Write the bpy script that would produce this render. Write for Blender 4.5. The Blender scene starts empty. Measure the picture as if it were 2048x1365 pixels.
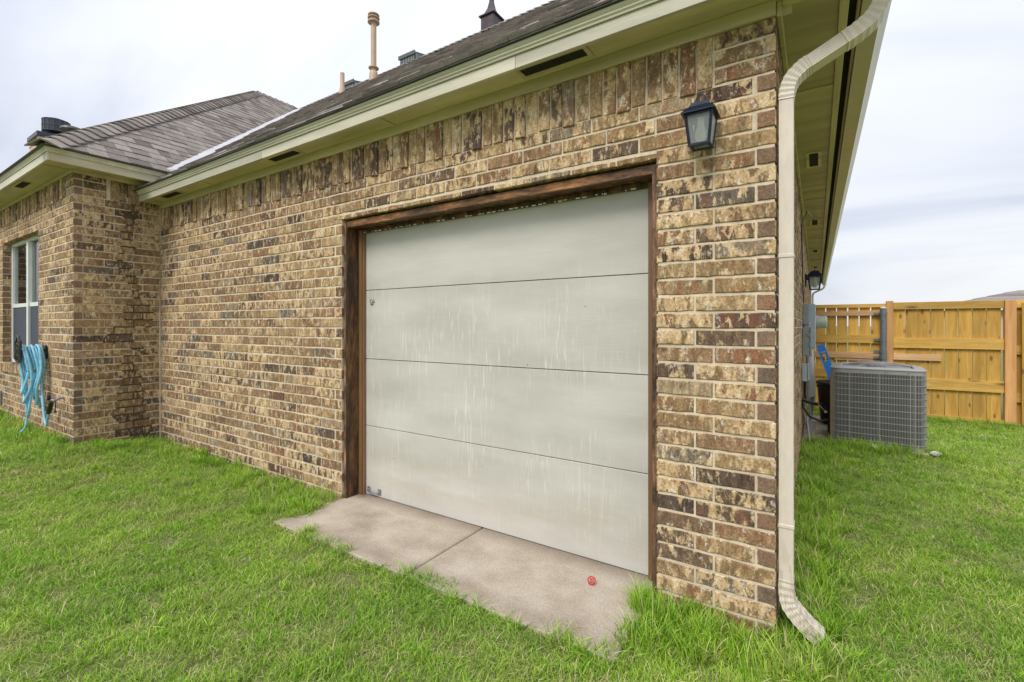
import bpy, math, random
import numpy as np
from mathutils import Vector, Matrix
R = math.radians
S = bpy.context.scene
col = S.collection
rnd = random.Random(7)

# ------------------------------------------------------------------ camera
CX, CY, CZ = 0.145, -2.293, 1.33
YAW = 33.05
cam = bpy.data.cameras.new('camera'); co = bpy.data.objects.new('camera', cam); col.objects.link(co)
cam.sensor_width = 36; cam.lens = 936 / 2048 * 36
cam.shift_y = -31.5 / 2048
cam.clip_start = 0.05; cam.clip_end = 2000
co.location = (CX, CY, CZ); co.rotation_euler = (R(90), 0, R(YAW))
S.camera = co

# ------------------------------------------------------------------ light
SUN_EL, SUN_AZ = 50, 183      # azimuth of the sun, degrees clockwise from +y (north)
W = bpy.data.worlds.new('World'); S.world = W; W.use_nodes = True
nt = W.node_tree; nt.nodes.clear()
def N(t, k, **kw):
    n = t.nodes.new(k)
    for a, b in kw.items(): setattr(n, a, b)
    return n
def L(t, a, b): t.links.new(a, b)
sky = N(nt, 'ShaderNodeTexSky'); sky.sky_type = 'NISHITA'; sky.sun_disc = False
sky.sun_elevation = R(SUN_EL); sky.sun_rotation = R(SUN_AZ)
b1 = N(nt, 'ShaderNodeBackground'); b1.inputs[1].default_value = 0.08
L(nt, sky.outputs[0], b1.inputs[0])
tc = N(nt, 'ShaderNodeTexCoord')
sp = N(nt, 'ShaderNodeSeparateXYZ'); L(nt, tc.outputs['Generated'], sp.inputs[0])
def M(t, op, a, b=None, c=None, clamp=False):
    n = t.nodes.new('ShaderNodeMath'); n.operation = op; n.use_clamp = clamp
    for i, x in enumerate((a, b, c)):
        if x is None: continue
        if isinstance(x, (int, float)): n.inputs[i].default_value = x
        else: t.links.new(x, n.inputs[i])
    return n.outputs[0]
zc = M(nt, 'MAXIMUM', sp.outputs[2], 0.0)
zz = M(nt, 'ADD', zc, 0.28)
cb = N(nt, 'ShaderNodeCombineXYZ')
L(nt, M(nt, 'DIVIDE', sp.outputs[0], zz), cb.inputs[0]); L(nt, M(nt, 'DIVIDE', sp.outputs[1], zz), cb.inputs[1])
mp = N(nt, 'ShaderNodeMapping'); mp.inputs['Rotation'].default_value = (0, 0, R(20)); mp.inputs['Scale'].default_value = (0.55, 1.35, 1)
mp.inputs['Location'].default_value = (0.9, 0.4, 0)
L(nt, cb.outputs[0], mp.inputs[0])
n1 = N(nt, 'ShaderNodeTexNoise'); n1.inputs['Scale'].default_value = 0.75; n1.inputs['Detail'].default_value = 6; n1.inputs['Roughness'].default_value = 0.48
n1.inputs['Distortion'].default_value = 0.5
L(nt, mp.outputs[0], n1.inputs[0])
cr = N(nt, 'ShaderNodeValToRGB')
e = cr.color_ramp.elements
e[0].position = 0.40; e[0].color = (0.62, 0.66, 0.78, 1)
e[1].position = 0.60; e[1].color = (0.96, 0.97, 0.98, 1)
x = e.new(0.49); x.color = (0.80, 0.83, 0.90, 1)
L(nt, n1.outputs[0], cr.inputs[0])
# overcast sky: brightness climbs smoothly from horizon to zenith
grad = M(nt, 'MULTIPLY_ADD', zc, 0.32, 0.615)
b2 = N(nt, 'ShaderNodeBackground'); L(nt, cr.outputs[0], b2.inputs[0]); L(nt, grad, b2.inputs[1])
mx = N(nt, 'ShaderNodeMixShader'); mx.inputs[0].default_value = 0.93
L(nt, b1.outputs[0], mx.inputs[1]); L(nt, b2.outputs[0], mx.inputs[2])
wo = N(nt, 'ShaderNodeOutputWorld'); L(nt, mx.outputs[0], wo.inputs[0])

sl = bpy.data.lights.new('sun', 'SUN'); sl.energy = 1.5; sl.angle = R(26); sl.color = (1.0, 0.94, 0.84)
so = bpy.data.objects.new('sun', sl); col.objects.link(so)
d = Vector((math.sin(R(SUN_AZ)) * math.cos(R(SUN_EL)), math.cos(R(SUN_AZ)) * math.cos(R(SUN_EL)), math.sin(R(SUN_EL))))
so.rotation_euler = d.to_track_quat('Z', 'Y').to_euler(); so.location = (0, 0, 30)

S.view_settings.view_transform = 'Standard'; S.view_settings.look = 'None'
S.view_settings.exposure = 0.72; S.view_settings.gamma = 1
try: S.view_settings.use_curve_mapping = False
except Exception: pass

# ------------------------------------------------------------------ material helpers
MATS = {}
def ramp(t, src, stops, interp='LINEAR'):
    n = t.nodes.new('ShaderNodeValToRGB'); n.color_ramp.interpolation = interp
    el = n.color_ramp.elements
    while len(el) < len(stops): el.new(0.5)
    for i, (p, c) in enumerate(stops):
        el[i].position = p; el[i].color = (*c, 1) if not isinstance(c, (int, float)) else (c, c, c, 1)
    t.links.new(src, n.inputs[0]); return n.outputs[0]
def mixc(t, f, a, b, mode='MIX'):
    n = t.nodes.new('ShaderNodeMix'); n.data_type = 'RGBA'; n.blend_type = mode
    for i, x in ((0, f), (6, a), (7, b)):
        if isinstance(x, (int, float)): n.inputs[i].default_value = x
        elif isinstance(x, tuple): n.inputs[i].default_value = (*x, 1)
        else: t.links.new(x, n.inputs[i])
    return n.outputs[2]
def noise(t, vec, scale, detail=3, rough=0.5, dist=0.0):
    n = t.nodes.new('ShaderNodeTexNoise'); n.inputs['Scale'].default_value = scale; n.inputs['Detail'].default_value = detail
    n.inputs['Roughness'].default_value = rough; n.inputs['Distortion'].default_value = dist
    if vec is not None: t.links.new(vec, n.inputs[0])
    return n.outputs[0]
def pos(t, sc=(1, 1, 1), obj=False, off=None):
    if obj:
        s = t.nodes.new('ShaderNodeTexCoord').outputs['Object']
    else:
        s = t.nodes.new('ShaderNodeNewGeometry').outputs['Position']
    m = t.nodes.new('ShaderNodeMapping'); m.inputs['Scale'].default_value = sc; t.links.new(s, m.inputs[0])
    if off is not None: t.links.new(off, m.inputs['Location'])
    return m.outputs[0]
def bump(t, h, strength=0.3, dist=0.01, nrm=None):
    n = t.nodes.new('ShaderNodeBump'); n.inputs['Strength'].default_value = strength; n.inputs['Distance'].default_value = dist
    t.links.new(h, n.inputs['Height'])
    if nrm is not None: t.links.new(nrm, n.inputs['Normal'])
    return n.outputs[0]
def newmat(name):
    m = bpy.data.materials.new(name); m.use_nodes = True
    t = m.node_tree; p = t.nodes['Principled BSDF']; MATS[name] = m
    return m, t, p
def simple(name, c, rough=0.6, metal=0.0, var=0.12, vs=8, bs=0.0, bscale=60, stretch=(1, 1, 1), spec=0.5):
    m, t, p = newmat(name)
    n = noise(t, pos(t, stretch), vs, 5, 0.6)
    dk = tuple(v * (1 - var) for v in c); lt = tuple(min(1, v * (1 + var)) for v in c)
    L(t, ramp(t, n, [(0.3, dk), (0.7, lt)]), p.inputs['Base Color'])
    p.inputs['Roughness'].default_value = rough; p.inputs['Metallic'].default_value = metal
    p.inputs['Specular IOR Level'].default_value = spec
    if bs: L(t, bump(t, noise(t, pos(t, stretch), bscale, 4, 0.6), bs, 0.004), p.inputs['Normal'])
    return m
def attr(t, name, typ='GEOMETRY', out='Fac'):
    a = t.nodes.new('ShaderNodeAttribute'); a.attribute_name = name; a.attribute_type = typ
    return a.outputs[out]

def brick_mat():
    m, t, p = newmat('brick_clay')
    r = M(t, 'ADD', attr(t, 'rv', 'OBJECT'), attr(t, 'rv'))
    ef = attr(t, 'endf')
    wn = t.nodes.new('ShaderNodeTexWhiteNoise'); wn.noise_dimensions = '1D'
    L(t, M(t, 'MULTIPLY', r, 913.7), wn.inputs['W'])
    s = t.nodes.new('ShaderNodeSeparateColor'); L(t, wn.outputs['Color'], s.inputs[0])
    ra, rb, rc = s.outputs
    # every brick sees its own piece of the noise
    off = t.nodes.new('ShaderNodeCombineXYZ')
    for i, q in enumerate((ra, rb, rc)): L(t, M(t, 'MULTIPLY', q, 40.0), off.inputs[i])
    base = ramp(t, ra, [(0.0, (0.26, 0.165, 0.085)), (0.25, (0.37, 0.25, 0.13)), (0.45, (0.225, 0.14, 0.078)), (0.60, (0.29, 0.175, 0.098)), (0.72, (0.155, 0.102, 0.070)),
                        (0.83, (0.095, 0.062, 0.048)), (0.92, (0.17, 0.14, 0.11)), (1.0, (0.38, 0.275, 0.17))])
    # fine body variation, drawn up and down
    nb = noise(t, pos(t, (34, 34, 9), off=off.outputs[0]), 1.0, 5, 0.65)
    base = mixc(t, 1.0, base, ramp(t, nb, [(0.28, 0.50), (0.72, 1.48)]), 'MULTIPLY')
    nr_ = noise(t, pos(t, (16, 16, 6), off=off.outputs[0]), 1.3, 3, 0.5)
    red = M(t, 'MULTIPLY', ramp(t, nr_, [(0.54, 0.0), (0.60, 1.0)]), M(t, 'GREATER_THAN', rb, 0.45))
    base = mixc(t, M(t, "MULTIPLY", red, 0.42), base, (0.28, 0.095, 0.05))
    # sand-coloured slurry patches with crisp borders
    n2 = noise(t, pos(t, (25, 25, 12), off=off.outputs[0]), 1.0, 7, 0.66, 0.35)
    thr = M(t, 'MULTIPLY_ADD', rc, 0.15, 0.425)
    d2 = M(t, 'SUBTRACT', n2, thr)
    mk = M(t, 'MULTIPLY', d2, M(t, 'MULTIPLY_ADD', rb, 20.0, 7.0), clamp=True)
    nc = noise(t, pos(t, (30, 30, 14), off=off.outputs[0]), 1.0, 3, 0.5)
    patch = ramp(t, nc, [(0.25, (0.38, 0.245, 0.125)), (0.5, (0.60, 0.425, 0.235)), (0.75, (0.81, 0.64, 0.43))])
    mk = M(t, 'MULTIPLY', mk, M(t, 'MULTIPLY_ADD', ef, -0.93, 1.0))
    mk2 = M(t, 'MULTIPLY', mk, 0.9)
    c = mixc(t, mk2, base, patch)
    # whitish lime bloom
    n3 = noise(t, pos(t, (18, 18, 10), off=off.outputs[0]), 1.7, 5, 0.7)
    wh = M(t, 'MULTIPLY', ramp(t, n3, [(0.56, 0.0), (0.64, 1.0)]), M(t, 'MULTIPLY_ADD', ef, -0.95, 1.0))
    c = mixc(t, M(t, 'MULTIPLY', wh, 0.65), c, (0.70, 0.61, 0.50))
    # pits and grit
    n4 = noise(t, pos(t), 520, 2, 0.5)
    c = mixc(t, ramp(t, n4, [(0.30, 0.45), (0.40, 0.0)]), c, (0.06, 0.04, 0.03))
    # end faces: plain wire-cut brown
    endc = ramp(t, rb, [(0, (0.20, 0.13, 0.085)), (0.5, (0.26, 0.16, 0.105)), (0.8, (0.15, 0.11, 0.085)), (1, (0.30, 0.165, 0.10))])
    endc = mixc(t, 1.0, endc, ramp(t, nb, [(0.3, 0.85), (0.7, 1.15)]), 'MULTIPLY')
    c = mixc(t, M(t, 'MULTIPLY', ef, 0.9), c, endc)
    # damp dark stain beside the settlement crack of the wing
    g = t.nodes.new('ShaderNodeNewGeometry').outputs['Position']
    sx = t.nodes.new('ShaderNodeSeparateXYZ'); L(t, g, sx.inputs[0])
    inx = M(t, 'MULTIPLY', M(t, 'GREATER_THAN', sx.outputs[0], -6.20), M(t, 'LESS_THAN', sx.outputs[0], -6.09))
    dy = M(t, 'ABSOLUTE', M(t, 'ADD', sx.outputs[1], 0.27))
    nst = noise(t, pos(t), 7, 4, 0.6)
    st = M(t, 'MULTIPLY', inx, M(t, 'SUBTRACT', 1.0, M(t, 'DIVIDE', dy, M(t, 'MULTIPLY_ADD', nst, 0.55, 0.02)), clamp=True), clamp=True)
    c = mixc(t, M(t, 'MULTIPLY', st, 0.36), c, (0.055, 0.035, 0.02))
    c = mixc(t, 1.0, c, ramp(t, noise(t, pos(t, off=off.outputs[0]), 95, 5, 0.8), [(0.32, 0.50), (0.68, 1.52)]), 'MULTIPLY')
    L(t, c, p.inputs['Base Color'])
    p.inputs['Roughness'].default_value = 0.9; p.inputs['Specular IOR Level'].default_value = 0.2
    h = M(t, 'ADD', M(t, 'MULTIPLY', n4, 0.25), M(t, 'MULTIPLY_ADD', mk, 0.8, M(t, 'MULTIPLY', nb, 0.8)))
    L(t, bump(t, h, 0.75, 0.004), p.inputs['Normal'])
brick_mat()

def mortar_mat():
    m, t, p = newmat('mortar')
    n = noise(t, pos(t), 35, 6, 0.7); n2 = noise(t, pos(t), 2.2, 3, 0.5)
    c = ramp(t, n, [(0.3, (0.55, 0.45, 0.33)), (0.7, (0.80, 0.68, 0.52))])
    c = mixc(t, 1.0, c, ramp(t, n2, [(0.35, 0.85), (0.65, 1.08)]), 'MULTIPLY')
    g = t.nodes.new('ShaderNodeNewGeometry').outputs['Position']
    sx = t.nodes.new('ShaderNodeSeparateXYZ'); L(t, g, sx.inputs[0])
    inx = M(t, 'MULTIPLY', M(t, 'GREATER_THAN', sx.outputs[0], -6.20), M(t, 'LESS_THAN', sx.outputs[0], -6.09))
    wv = noise(t, pos(t, (1, 1, 1)), 3.5, 2, 0.5)
    dy = M(t, 'ABSOLUTE', M(t, 'ADD', M(t, 'ADD', sx.outputs[1], 0.27), M(t, 'MULTIPLY_ADD', wv, 0.7, -0.35)))
    st = M(t, 'MULTIPLY', inx, M(t, 'LESS_THAN', dy, 0.075))
    c = mixc(t, M(t, 'MULTIPLY', st, 0.92), c, (0.03, 0.02, 0.012))
    L(t, c, p.inputs['Base Color']); p.inputs['Roughness'].default_value = 0.95
    L(t, bump(t, n, 0.8, 0.004), p.inputs['Normal'])
mortar_mat()

def shingle_mat():
    m, t, p = newmat('asphalt_shingle')
    r = M(t, 'ADD', attr(t, 'rv', 'OBJECT'), attr(t, 'rv'))
    wn = t.nodes.new('ShaderNodeTexWhiteNoise'); wn.noise_dimensions = '1D'; L(t, M(t, 'MULTIPLY', r, 713.1), wn.inputs['W'])
    c = ramp(t, wn.outputs['Value'], [(0, (0.15, 0.130, 0.120)), (0.25, (0.235, 0.208, 0.193)), (0.5, (0.28, 0.248, 0.228)), (0.8, (0.325, 0.288, 0.262)), (1.0, (0.17, 0.15, 0.142))])
    n = noise(t, pos(t), 260, 3, 0.7)
    c = mixc(t, 1.0, c, ramp(t, n, [(0.3, 0.6), (0.7, 1.45)]), 'MULTIPLY')
    n2 = noise(t, pos(t), 9, 4, 0.7)
    c = mixc(t, 1.0, c, ramp(t, n2, [(0.3, 0.82), (0.7, 1.15)]), 'MULTIPLY')
    L(t, c, p.inputs['Base Color']); p.inputs['Roughness'].default_value = 0.95; p.inputs['Specular IOR Level'].default_value = 0.2
    L(t, bump(t, n, 0.6, 0.003), p.inputs['Normal'])
shingle_mat()

def grain_mat(name, c1, c2, sc, rough=0.6, knots=False, bs=0.4, dark=None, patch=None):
    """wood, or wood-textured board; sc stretches the noise along the grain"""
    m, t, p = newmat(name)
    r = attr(t, 'rv', 'OBJECT')
    off = t.nodes.new('ShaderNodeCombineXYZ')
    for i, k in enumerate((53.0, 31.0, 17.0)): L(t, M(t, 'MULTIPLY', r, k), off.inputs[i])
    n = noise(t, pos(t, sc, off=off.outputs[0]), 1.0, 6, 0.62, 0.8)
    c = ramp(t, n, [(0.28, c1), (0.72, c2)])
    n2 = noise(t, pos(t, tuple(v * 0.35 for v in sc), off=off.outputs[0]), 0.5, 3, 0.5)
    c = mixc(t, 1.0, c, ramp(t, n2, [(0.3, 0.78), (0.7, 1.18)]), 'MULTIPLY')
    c = mixc(t, 1.0, c, ramp(t, r, [(0, 0.84), (1, 1.14)]), 'MULTIPLY')
    if patch: c = mixc(t, 1.0, c, ramp(t, noise(t, pos(t, patch, off=off.outputs[0]), 1.0, 6, 0.75), [(0.38, 0.22), (0.50, 0.75), (0.64, 1.7)]), 'MULTIPLY')
    if knots:
        v = t.nodes.new('ShaderNodeTexVoronoi'); v.feature = 'F1'; v.inputs['Scale'].default_value = 1.0
        L(t, pos(t, knots, off=off.outputs[0]), v.inputs[0])
        kn = M(t, 'ADD', v.outputs['Distance'], M(t, 'MULTIPLY', n, 0.10))
        c = mixc(t, ramp(t, kn, [(0.13, 0.85), (0.23, 0.0)]), c, dark or (0.10, 0.05, 0.02))
    L(t, c, p.inputs['Base Color']); p.inputs['Roughness'].default_value = rough
    L(t, bump(t, n, bs, 0.003), p.inputs['Normal'])
    return m
grain_mat('trim_paint', (0.53, 0.505, 0.40), (0.64, 0.61, 0.49), (5, 40, 60), 0.55, bs=0.5)
grain_mat('trim_paint_side', (0.55, 0.49, 0.34), (0.63, 0.57, 0.40), (60, 5, 60), 0.6, bs=0.35)
grain_mat('soffit_paint', (0.56, 0.485, 0.31), (0.64, 0.56, 0.365), (6, 45, 45), 0.65, bs=0.35)
grain_mat('picket_wood', (0.42, 0.225, 0.038), (0.66, 0.40, 0.09), (26, 26, 2.2), 0.75, knots=(8, 8, 3.4), dark=(0.16, 0.075, 0.02))
grain_mat('rail_wood', (0.46, 0.255, 0.05), (0.68, 0.43, 0.11), (2.2, 26, 26), 0.75, knots=(1.6, 6, 6), dark=(0.14, 0.07, 0.03))
grain_mat('old_rail_wood', (0.46, 0.27, 0.13), (0.66, 0.43, 0.24), (2.5, 30, 40), 0.8, knots=(3.5, 8, 8), dark=(0.08, 0.05, 0.035))
grain_mat('post_wood', (0.48, 0.235, 0.085), (0.64, 0.36, 0.15), (28, 28, 2.2), 0.75, knots=(6, 6, 1.6), dark=(0.2, 0.08, 0.03))
grain_mat('jamb_wood', (0.012, 0.006, 0.003), (0.23, 0.105, 0.033), (34, 34, 5.5), 0.6, bs=0.8, patch=(14, 14, 3.5))
grain_mat('jamb_face_wood', (0.07, 0.035, 0.018), (0.34, 0.185, 0.10), (48, 48, 5.0), 0.65, bs=0.6, patch=(12, 12, 5))
grain_mat('stop_wood', (0.17, 0.085, 0.04), (0.30, 0.165, 0.08), (60, 60, 2.0), 0.5, bs=0.3)
grain_mat('header_wood', (0.02, 0.010, 0.005), (0.40, 0.18, 0.06), (6.0, 40, 40), 0.6, bs=0.8, patch=(4, 14, 14))

def door_mat():
    m, t, p = newmat('door_paint')
    base = ramp(t, noise(t, pos(t, (0.9, 1, 3)), 1.6, 4, 0.55), [(0.3, (0.48, 0.465, 0.42)), (0.7, (0.60, 0.585, 0.54))])
    # paler drip streaks where something ran down
    sx = t.nodes.new('ShaderNodeSeparateXYZ'); g = t.nodes.new('ShaderNodeNewGeometry').outputs['Position']; L(t, g, sx.inputs[0])
    st = noise(t, pos(t, (60, 1, 3.2)), 1.0, 5, 0.6, 1.6)
    blot = noise(t, pos(t, (3.0, 1, 2.2)), 1.0, 3, 0.5)
    zm = ramp(t, sx.outputs[2], [(0.05, 0.35), (0.35, 0.9), (0.9, 1.0), (1.0, 1.0)])
    top = M(t, 'SUBTRACT', 1.0, M(t, 'DIVIDE', M(t, 'SUBTRACT', sx.outputs[2], 1.35), 0.45), clamp=True)
    mk = M(t, 'MULTIPLY', M(t, 'MULTIPLY', ramp(t, st, [(0.56, 0.0), (0.63, 1.0)]), ramp(t, blot, [(0.40, 0.0), (0.56, 1.0)])), M(t, 'MULTIPLY', zm, top))
    c = mixc(t, M(t, 'MULTIPLY', mk, 0.50), base, (0.78, 0.75, 0.66))
    # brownish grime near the bottom
    gr = M(t, 'SUBTRACT', 1.0, M(t, 'DIVIDE', M(t, 'ABSOLUTE', M(t, 'SUBTRACT', sx.outputs[2], 0.20)), 0.20), clamp=True)
    gn = noise(t, pos(t, (0.8, 1, 4)), 2.0, 4, 0.6)
    c = mixc(t, M(t, 'MULTIPLY', M(t, 'MULTIPLY', gr, ramp(t, gn, [(0.35, 0.0), (0.65, 1.0)])), 0.5), c, (0.44, 0.36, 0.26))
    # rust/peel speck patch
    dx = M(t, 'ADD', sx.outputs[0], 2.767); dz = M(t, 'SUBTRACT', sx.outputs[2], 1.508)
    dd = M(t, 'SQRT', M(t, 'ADD', M(t, 'MULTIPLY', dx, dx), M(t, 'MULTIPLY', dz, dz)))
    nn = noise(t, pos(t), 90, 2, 0.6)
    c = mixc(t, M(t, 'MULTIPLY', M(t, 'LESS_THAN', dd, 0.03), ramp(t, nn, [(0.45, 0.0), (0.5, 1.0)])), c, (0.12, 0.11, 0.10))
    c = mixc(t, M(t, 'MULTIPLY', M(t, 'LESS_THAN', dd, 0.03), ramp(t, nn, [(0.36, 1.0), (0.42, 0.0)])), c, (0.9, 0.88, 0.85))
    # flecks
    v = t.nodes.new('ShaderNodeTexVoronoi'); v.inputs['Scale'].default_value = 1.0; v.inputs['Randomness'].default_value = 1.0
    L(t, pos(t, (6, 6, 8)), v.inputs[0])
    fl = M(t, 'MULTIPLY', M(t, 'LESS_THAN', v.outputs['Distance'], 0.030), M(t, 'GREATER_THAN', noise(t, pos(t), 3, 1, 0.5), 0.54))
    c = mixc(t, M(t, 'MULTIPLY', fl, 0.8), c, (0.07, 0.06, 0.05))
    L(t, c, p.inputs['Base Color']); p.inputs['Roughness'].default_value = 0.5
    wg = noise(t, pos(t, (6, 6, 110)), 1.0, 5, 0.6, 1.0)
    L(t, bump(t, wg, 0.28, 0.003), p.inputs['Normal'])
door_mat()

def concrete_mat():
    m, t, p = newmat('concrete')
    n = noise(t, pos(t), 3.2, 6, 0.62); n2 = noise(t, pos(t), 240, 3, 0.6); n3 = noise(t, pos(t, (1, 3, 1)), 2.0, 5, 0.6)
    c = ramp(t, n, [(0.30, (0.34, 0.28, 0.22)), (0.5, (0.475, 0.405, 0.33)), (0.70, (0.58, 0.51, 0.43))])
    c = mixc(t, 1.0, c, ramp(t, n2, [(0.25, 0.6), (0.75, 1.35)]), 'MULTIPLY')
    c = mixc(t, ramp(t, n3, [(0.55, 0.0), (0.75, 0.45)]), c, (0.27, 0.19, 0.13))
    c = mixc(t, ramp(t, noise(t, pos(t), 60, 5, 0.8), [(0.62, 0.0), (0.75, 0.5)]), c, (0.62, 0.56, 0.49))
    sx = t.nodes.new('ShaderNodeSeparateXYZ'); g = t.nodes.new('ShaderNodeNewGeometry').outputs['Position']; L(t, g, sx.inputs[0])
    # dirt washed against the foot of the door and over the outer edge
    e1 = M(t, 'SUBTRACT', 1.0, M(t, 'DIVIDE', M(t, 'ABSOLUTE', M(t, 'SUBTRACT', sx.outputs[1], 0.17)), M(t, 'MULTIPLY_ADD', n, 0.22, 0.02)), clamp=True)
    e2 = M(t, 'SUBTRACT', 1.0, M(t, 'DIVIDE', M(t, 'ABSOLUTE', M(t, 'ADD', sx.outputs[1], 0.44)), M(t, 'MULTIPLY_ADD', n3, 0.22, 0.0)), clamp=True)
    c = mixc(t, M(t, 'MULTIPLY', M(t, 'MAXIMUM', e1, M(t, 'MULTIPLY', e2, 0.45)), 0.62), c, (0.14, 0.10, 0.07))
    c = mixc(t, 1.0, c, ramp(t, noise(t, pos(t), 75, 6, 0.85), [(0.3, 0.72), (0.7, 1.28)]), 'MULTIPLY')
    L(t, c, p.inputs['Base Color']); p.inputs['Roughness'].default_value = 0.9
    L(t, bump(t, M(t, 'ADD', n2, M(t, 'MULTIPLY', n, 1.5)), 0.5, 0.004), p.inputs['Normal'])
concrete_mat()

def ground_mat():
    m, t, p = newmat('turf_soil')
    n = noise(t, pos(t), 1.1, 5, 0.6); n2 = noise(t, pos(t), 45, 5, 0.7)
    c = ramp(t, n2, [(0.3, (0.09, 0.11, 0.03)), (0.7, (0.22, 0.27, 0.075))])
    c = mixc(t, ramp(t, n, [(0.4, 0.0), (0.7, 0.5)]), c, (0.20, 0.19, 0.08))
    L(t, c, p.inputs['Base Color']); p.inputs['Roughness'].default_value = 1.0
    L(t, bump(t, n2, 0.8, 0.02), p.inputs['Normal'])
ground_mat()

def grass_mat():
    m, t, p = newmat('grass_blade')
    bc = attr(t, 'bc'); tt = attr(t, 'tt')
    ii = t.nodes.new('ShaderNodeObjectInfo').outputs['Random']
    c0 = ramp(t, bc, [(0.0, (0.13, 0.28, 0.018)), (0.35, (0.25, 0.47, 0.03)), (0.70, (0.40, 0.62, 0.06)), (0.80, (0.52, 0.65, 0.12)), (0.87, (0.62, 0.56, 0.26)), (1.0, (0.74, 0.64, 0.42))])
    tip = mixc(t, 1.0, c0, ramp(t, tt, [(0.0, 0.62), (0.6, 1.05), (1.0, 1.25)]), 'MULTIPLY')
    g = noise(t, pos(t), 0.9, 3, 0.55); g2 = noise(t, pos(t), 3.2, 5, 0.65)
    tip = mixc(t, 1.0, tip, ramp(t, g, [(0.32, (0.72, 0.84, 0.70)), (0.68, (1.28, 1.15, 1.30))]), 'MULTIPLY')
    tip = mixc(t, M(t, 'MULTIPLY', ramp(t, g2, [(0.52, 0.0), (0.68, 1.0)]), 0.50), tip, (0.47, 0.46, 0.18))
    tip = mixc(t, 1.0, tip, ramp(t, ii, [(0, 0.88), (1, 1.12)]), 'MULTIPLY')
    L(t, tip, p.inputs['Base Color']); p.inputs['Roughness'].default_value = 0.55; p.inputs['Specular IOR Level'].default_value = 0.35
    tr = t.nodes.new('ShaderNodeBsdfTranslucent'); L(t, tip, tr.inputs[0])
    ms = t.nodes.new('ShaderNodeMixShader'); ms.inputs[0].default_value = 0.3
    out = t.nodes['Material Output']; L(t, p.outputs[0], ms.inputs[1]); L(t, tr.outputs[0], ms.inputs[2]); L(t, ms.outputs[0], out.inputs[0])
grass_mat()

simple('gutter_metal', (0.64, 0.57, 0.43), 0.35, 0.0, 0.06, 5)
simple('gutter_lip', (0.60, 0.60, 0.58), 0.28, 0.6, 0.05, 5)
simple('downspout_paint', (0.71, 0.63, 0.54), 0.4, 0.0, 0.06, 4, 0.1, 20)
t = MATS['downspout_paint'].node_tree; p = t.nodes['Principled BSDF']; src = p.inputs['Base Color'].links[0].from_socket
sx = t.nodes.new('ShaderNodeSeparateXYZ'); L(t, t.nodes.new('ShaderNodeNewGeometry').outputs['Position'], sx.inputs[0])
low = M(t, 'SUBTRACT', 1.0, M(t, 'DIVIDE', sx.outputs[2], 0.42), clamp=True)
dn = ramp(t, noise(t, pos(t, (60, 60, 18)), 1.0, 5, 0.7), [(0.42, 0.0), (0.62, 1.0)])
L(t, mixc(t, M(t, 'MULTIPLY', M(t, 'MULTIPLY_ADD', low, 0.6, 0.10), dn), src, (0.22, 0.17, 0.11)), p.inputs['Base Color'])
simple('white_metal', (0.75, 0.75, 0.73), 0.35)
simple('window_vinyl', (0.72, 0.74, 0.72), 0.45, var=0.05)
simple('galvanised', (0.32, 0.36, 0.39), 0.35, 0.75, 0.2, 40)
simple('pipe_galvanised', (0.16, 0.19, 0.22), 0.45, 0.35, 0.18, 25)
simple('grey_box_paint', (0.30, 0.34, 0.36), 0.45, 0.1, 0.08, 10)
simple('light_grey_box_paint', (0.42, 0.50, 0.55), 0.4, 0.1, 0.08, 10)
simple('pvc_grey', (0.50, 0.51, 0.51), 0.45, 0, 0.05, 10)
simple('black_plastic', (0.010, 0.010, 0.011), 0.35, 0, 0.2, 15)
simple('black_rubber', (0.015, 0.014, 0.014), 0.5, 0, 0.2, 15)
simple('lantern_paint', (0.012, 0.022, 0.045), 0.32, 0.4, 0.25, 40, 0.2, 300)
simple('hose_rubber', (0.26, 0.60, 0.80), 0.4, 0, 0.22, 14)
simple('blue_level_paint', (0.01, 0.20, 0.66), 0.35, 0, 0.08, 10)
simple('teal_plastic', (0.03, 0.19, 0.26), 0.4, 0, 0.1, 10)
simple('red_plastic', (0.55, 0.012, 0.015), 0.3, 0, 0.1, 10)
simple('brass', (0.35, 0.30, 0.20), 0.4, 0.8, 0.2, 40)
simple('condenser_paint', (0.33, 0.33, 0.325), 0.42, 0.2, 0.08, 8)
simple('condenser_wire', (0.33, 0.33, 0.33), 0.4, 0.2, 0.08, 8)
simple('condenser_brown', (0.20, 0.15, 0.10), 0.5, 0.1, 0.12, 8)
simple('coil_fins', (0.022, 0.021, 0.022), 0.6, 0.2, 0.35, 30, 0.4, 200)
simple('vent_pipe_paint', (0.48, 0.35, 0.25), 0.5, 0, 0.1, 6)
simple('roof_vent_metal', (0.11, 0.12, 0.11), 0.45, 0.3, 0.15, 8)
simple('chimney_metal', (0.045, 0.05, 0.075), 0.4, 0.3, 0.2, 8)
simple('chimney_siding', (0.55, 0.42, 0.28), 0.7, 0, 0.08, 8)
simple('copper_dark', (0.085, 0.065, 0.07), 0.45, 0.6, 0.25, 10)
simple('flashing_metal', (0.62, 0.62, 0.64), 0.35, 0.3, 0.06, 4)
simple('drip_edge_metal', (0.05, 0.052, 0.045), 0.5, 0.2, 0.1, 6)
simple('vent_dark', (0.02, 0.018, 0.015), 0.9, 0, 0.3, 20)
simple('interior_dark', (0.03, 0.028, 0.026), 0.9)
simple('curtain_cloth', (0.16, 0.17, 0.21), 0.9)
simple('insect_screen', (0.055, 0.065, 0.095), 0.7, 0, 0.12, 3)
simple('meter_glass_body', (0.45, 0.47, 0.40), 0.25)
simple('pale_stone', (0.62, 0.60, 0.56), 0.8)
simple('dead_leaf', (0.16, 0.09, 0.04), 0.85, var=0.3, vs=30)
simple('expansion_joint', (0.06, 0.045, 0.035), 0.95, var=0.3, vs=30)
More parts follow.
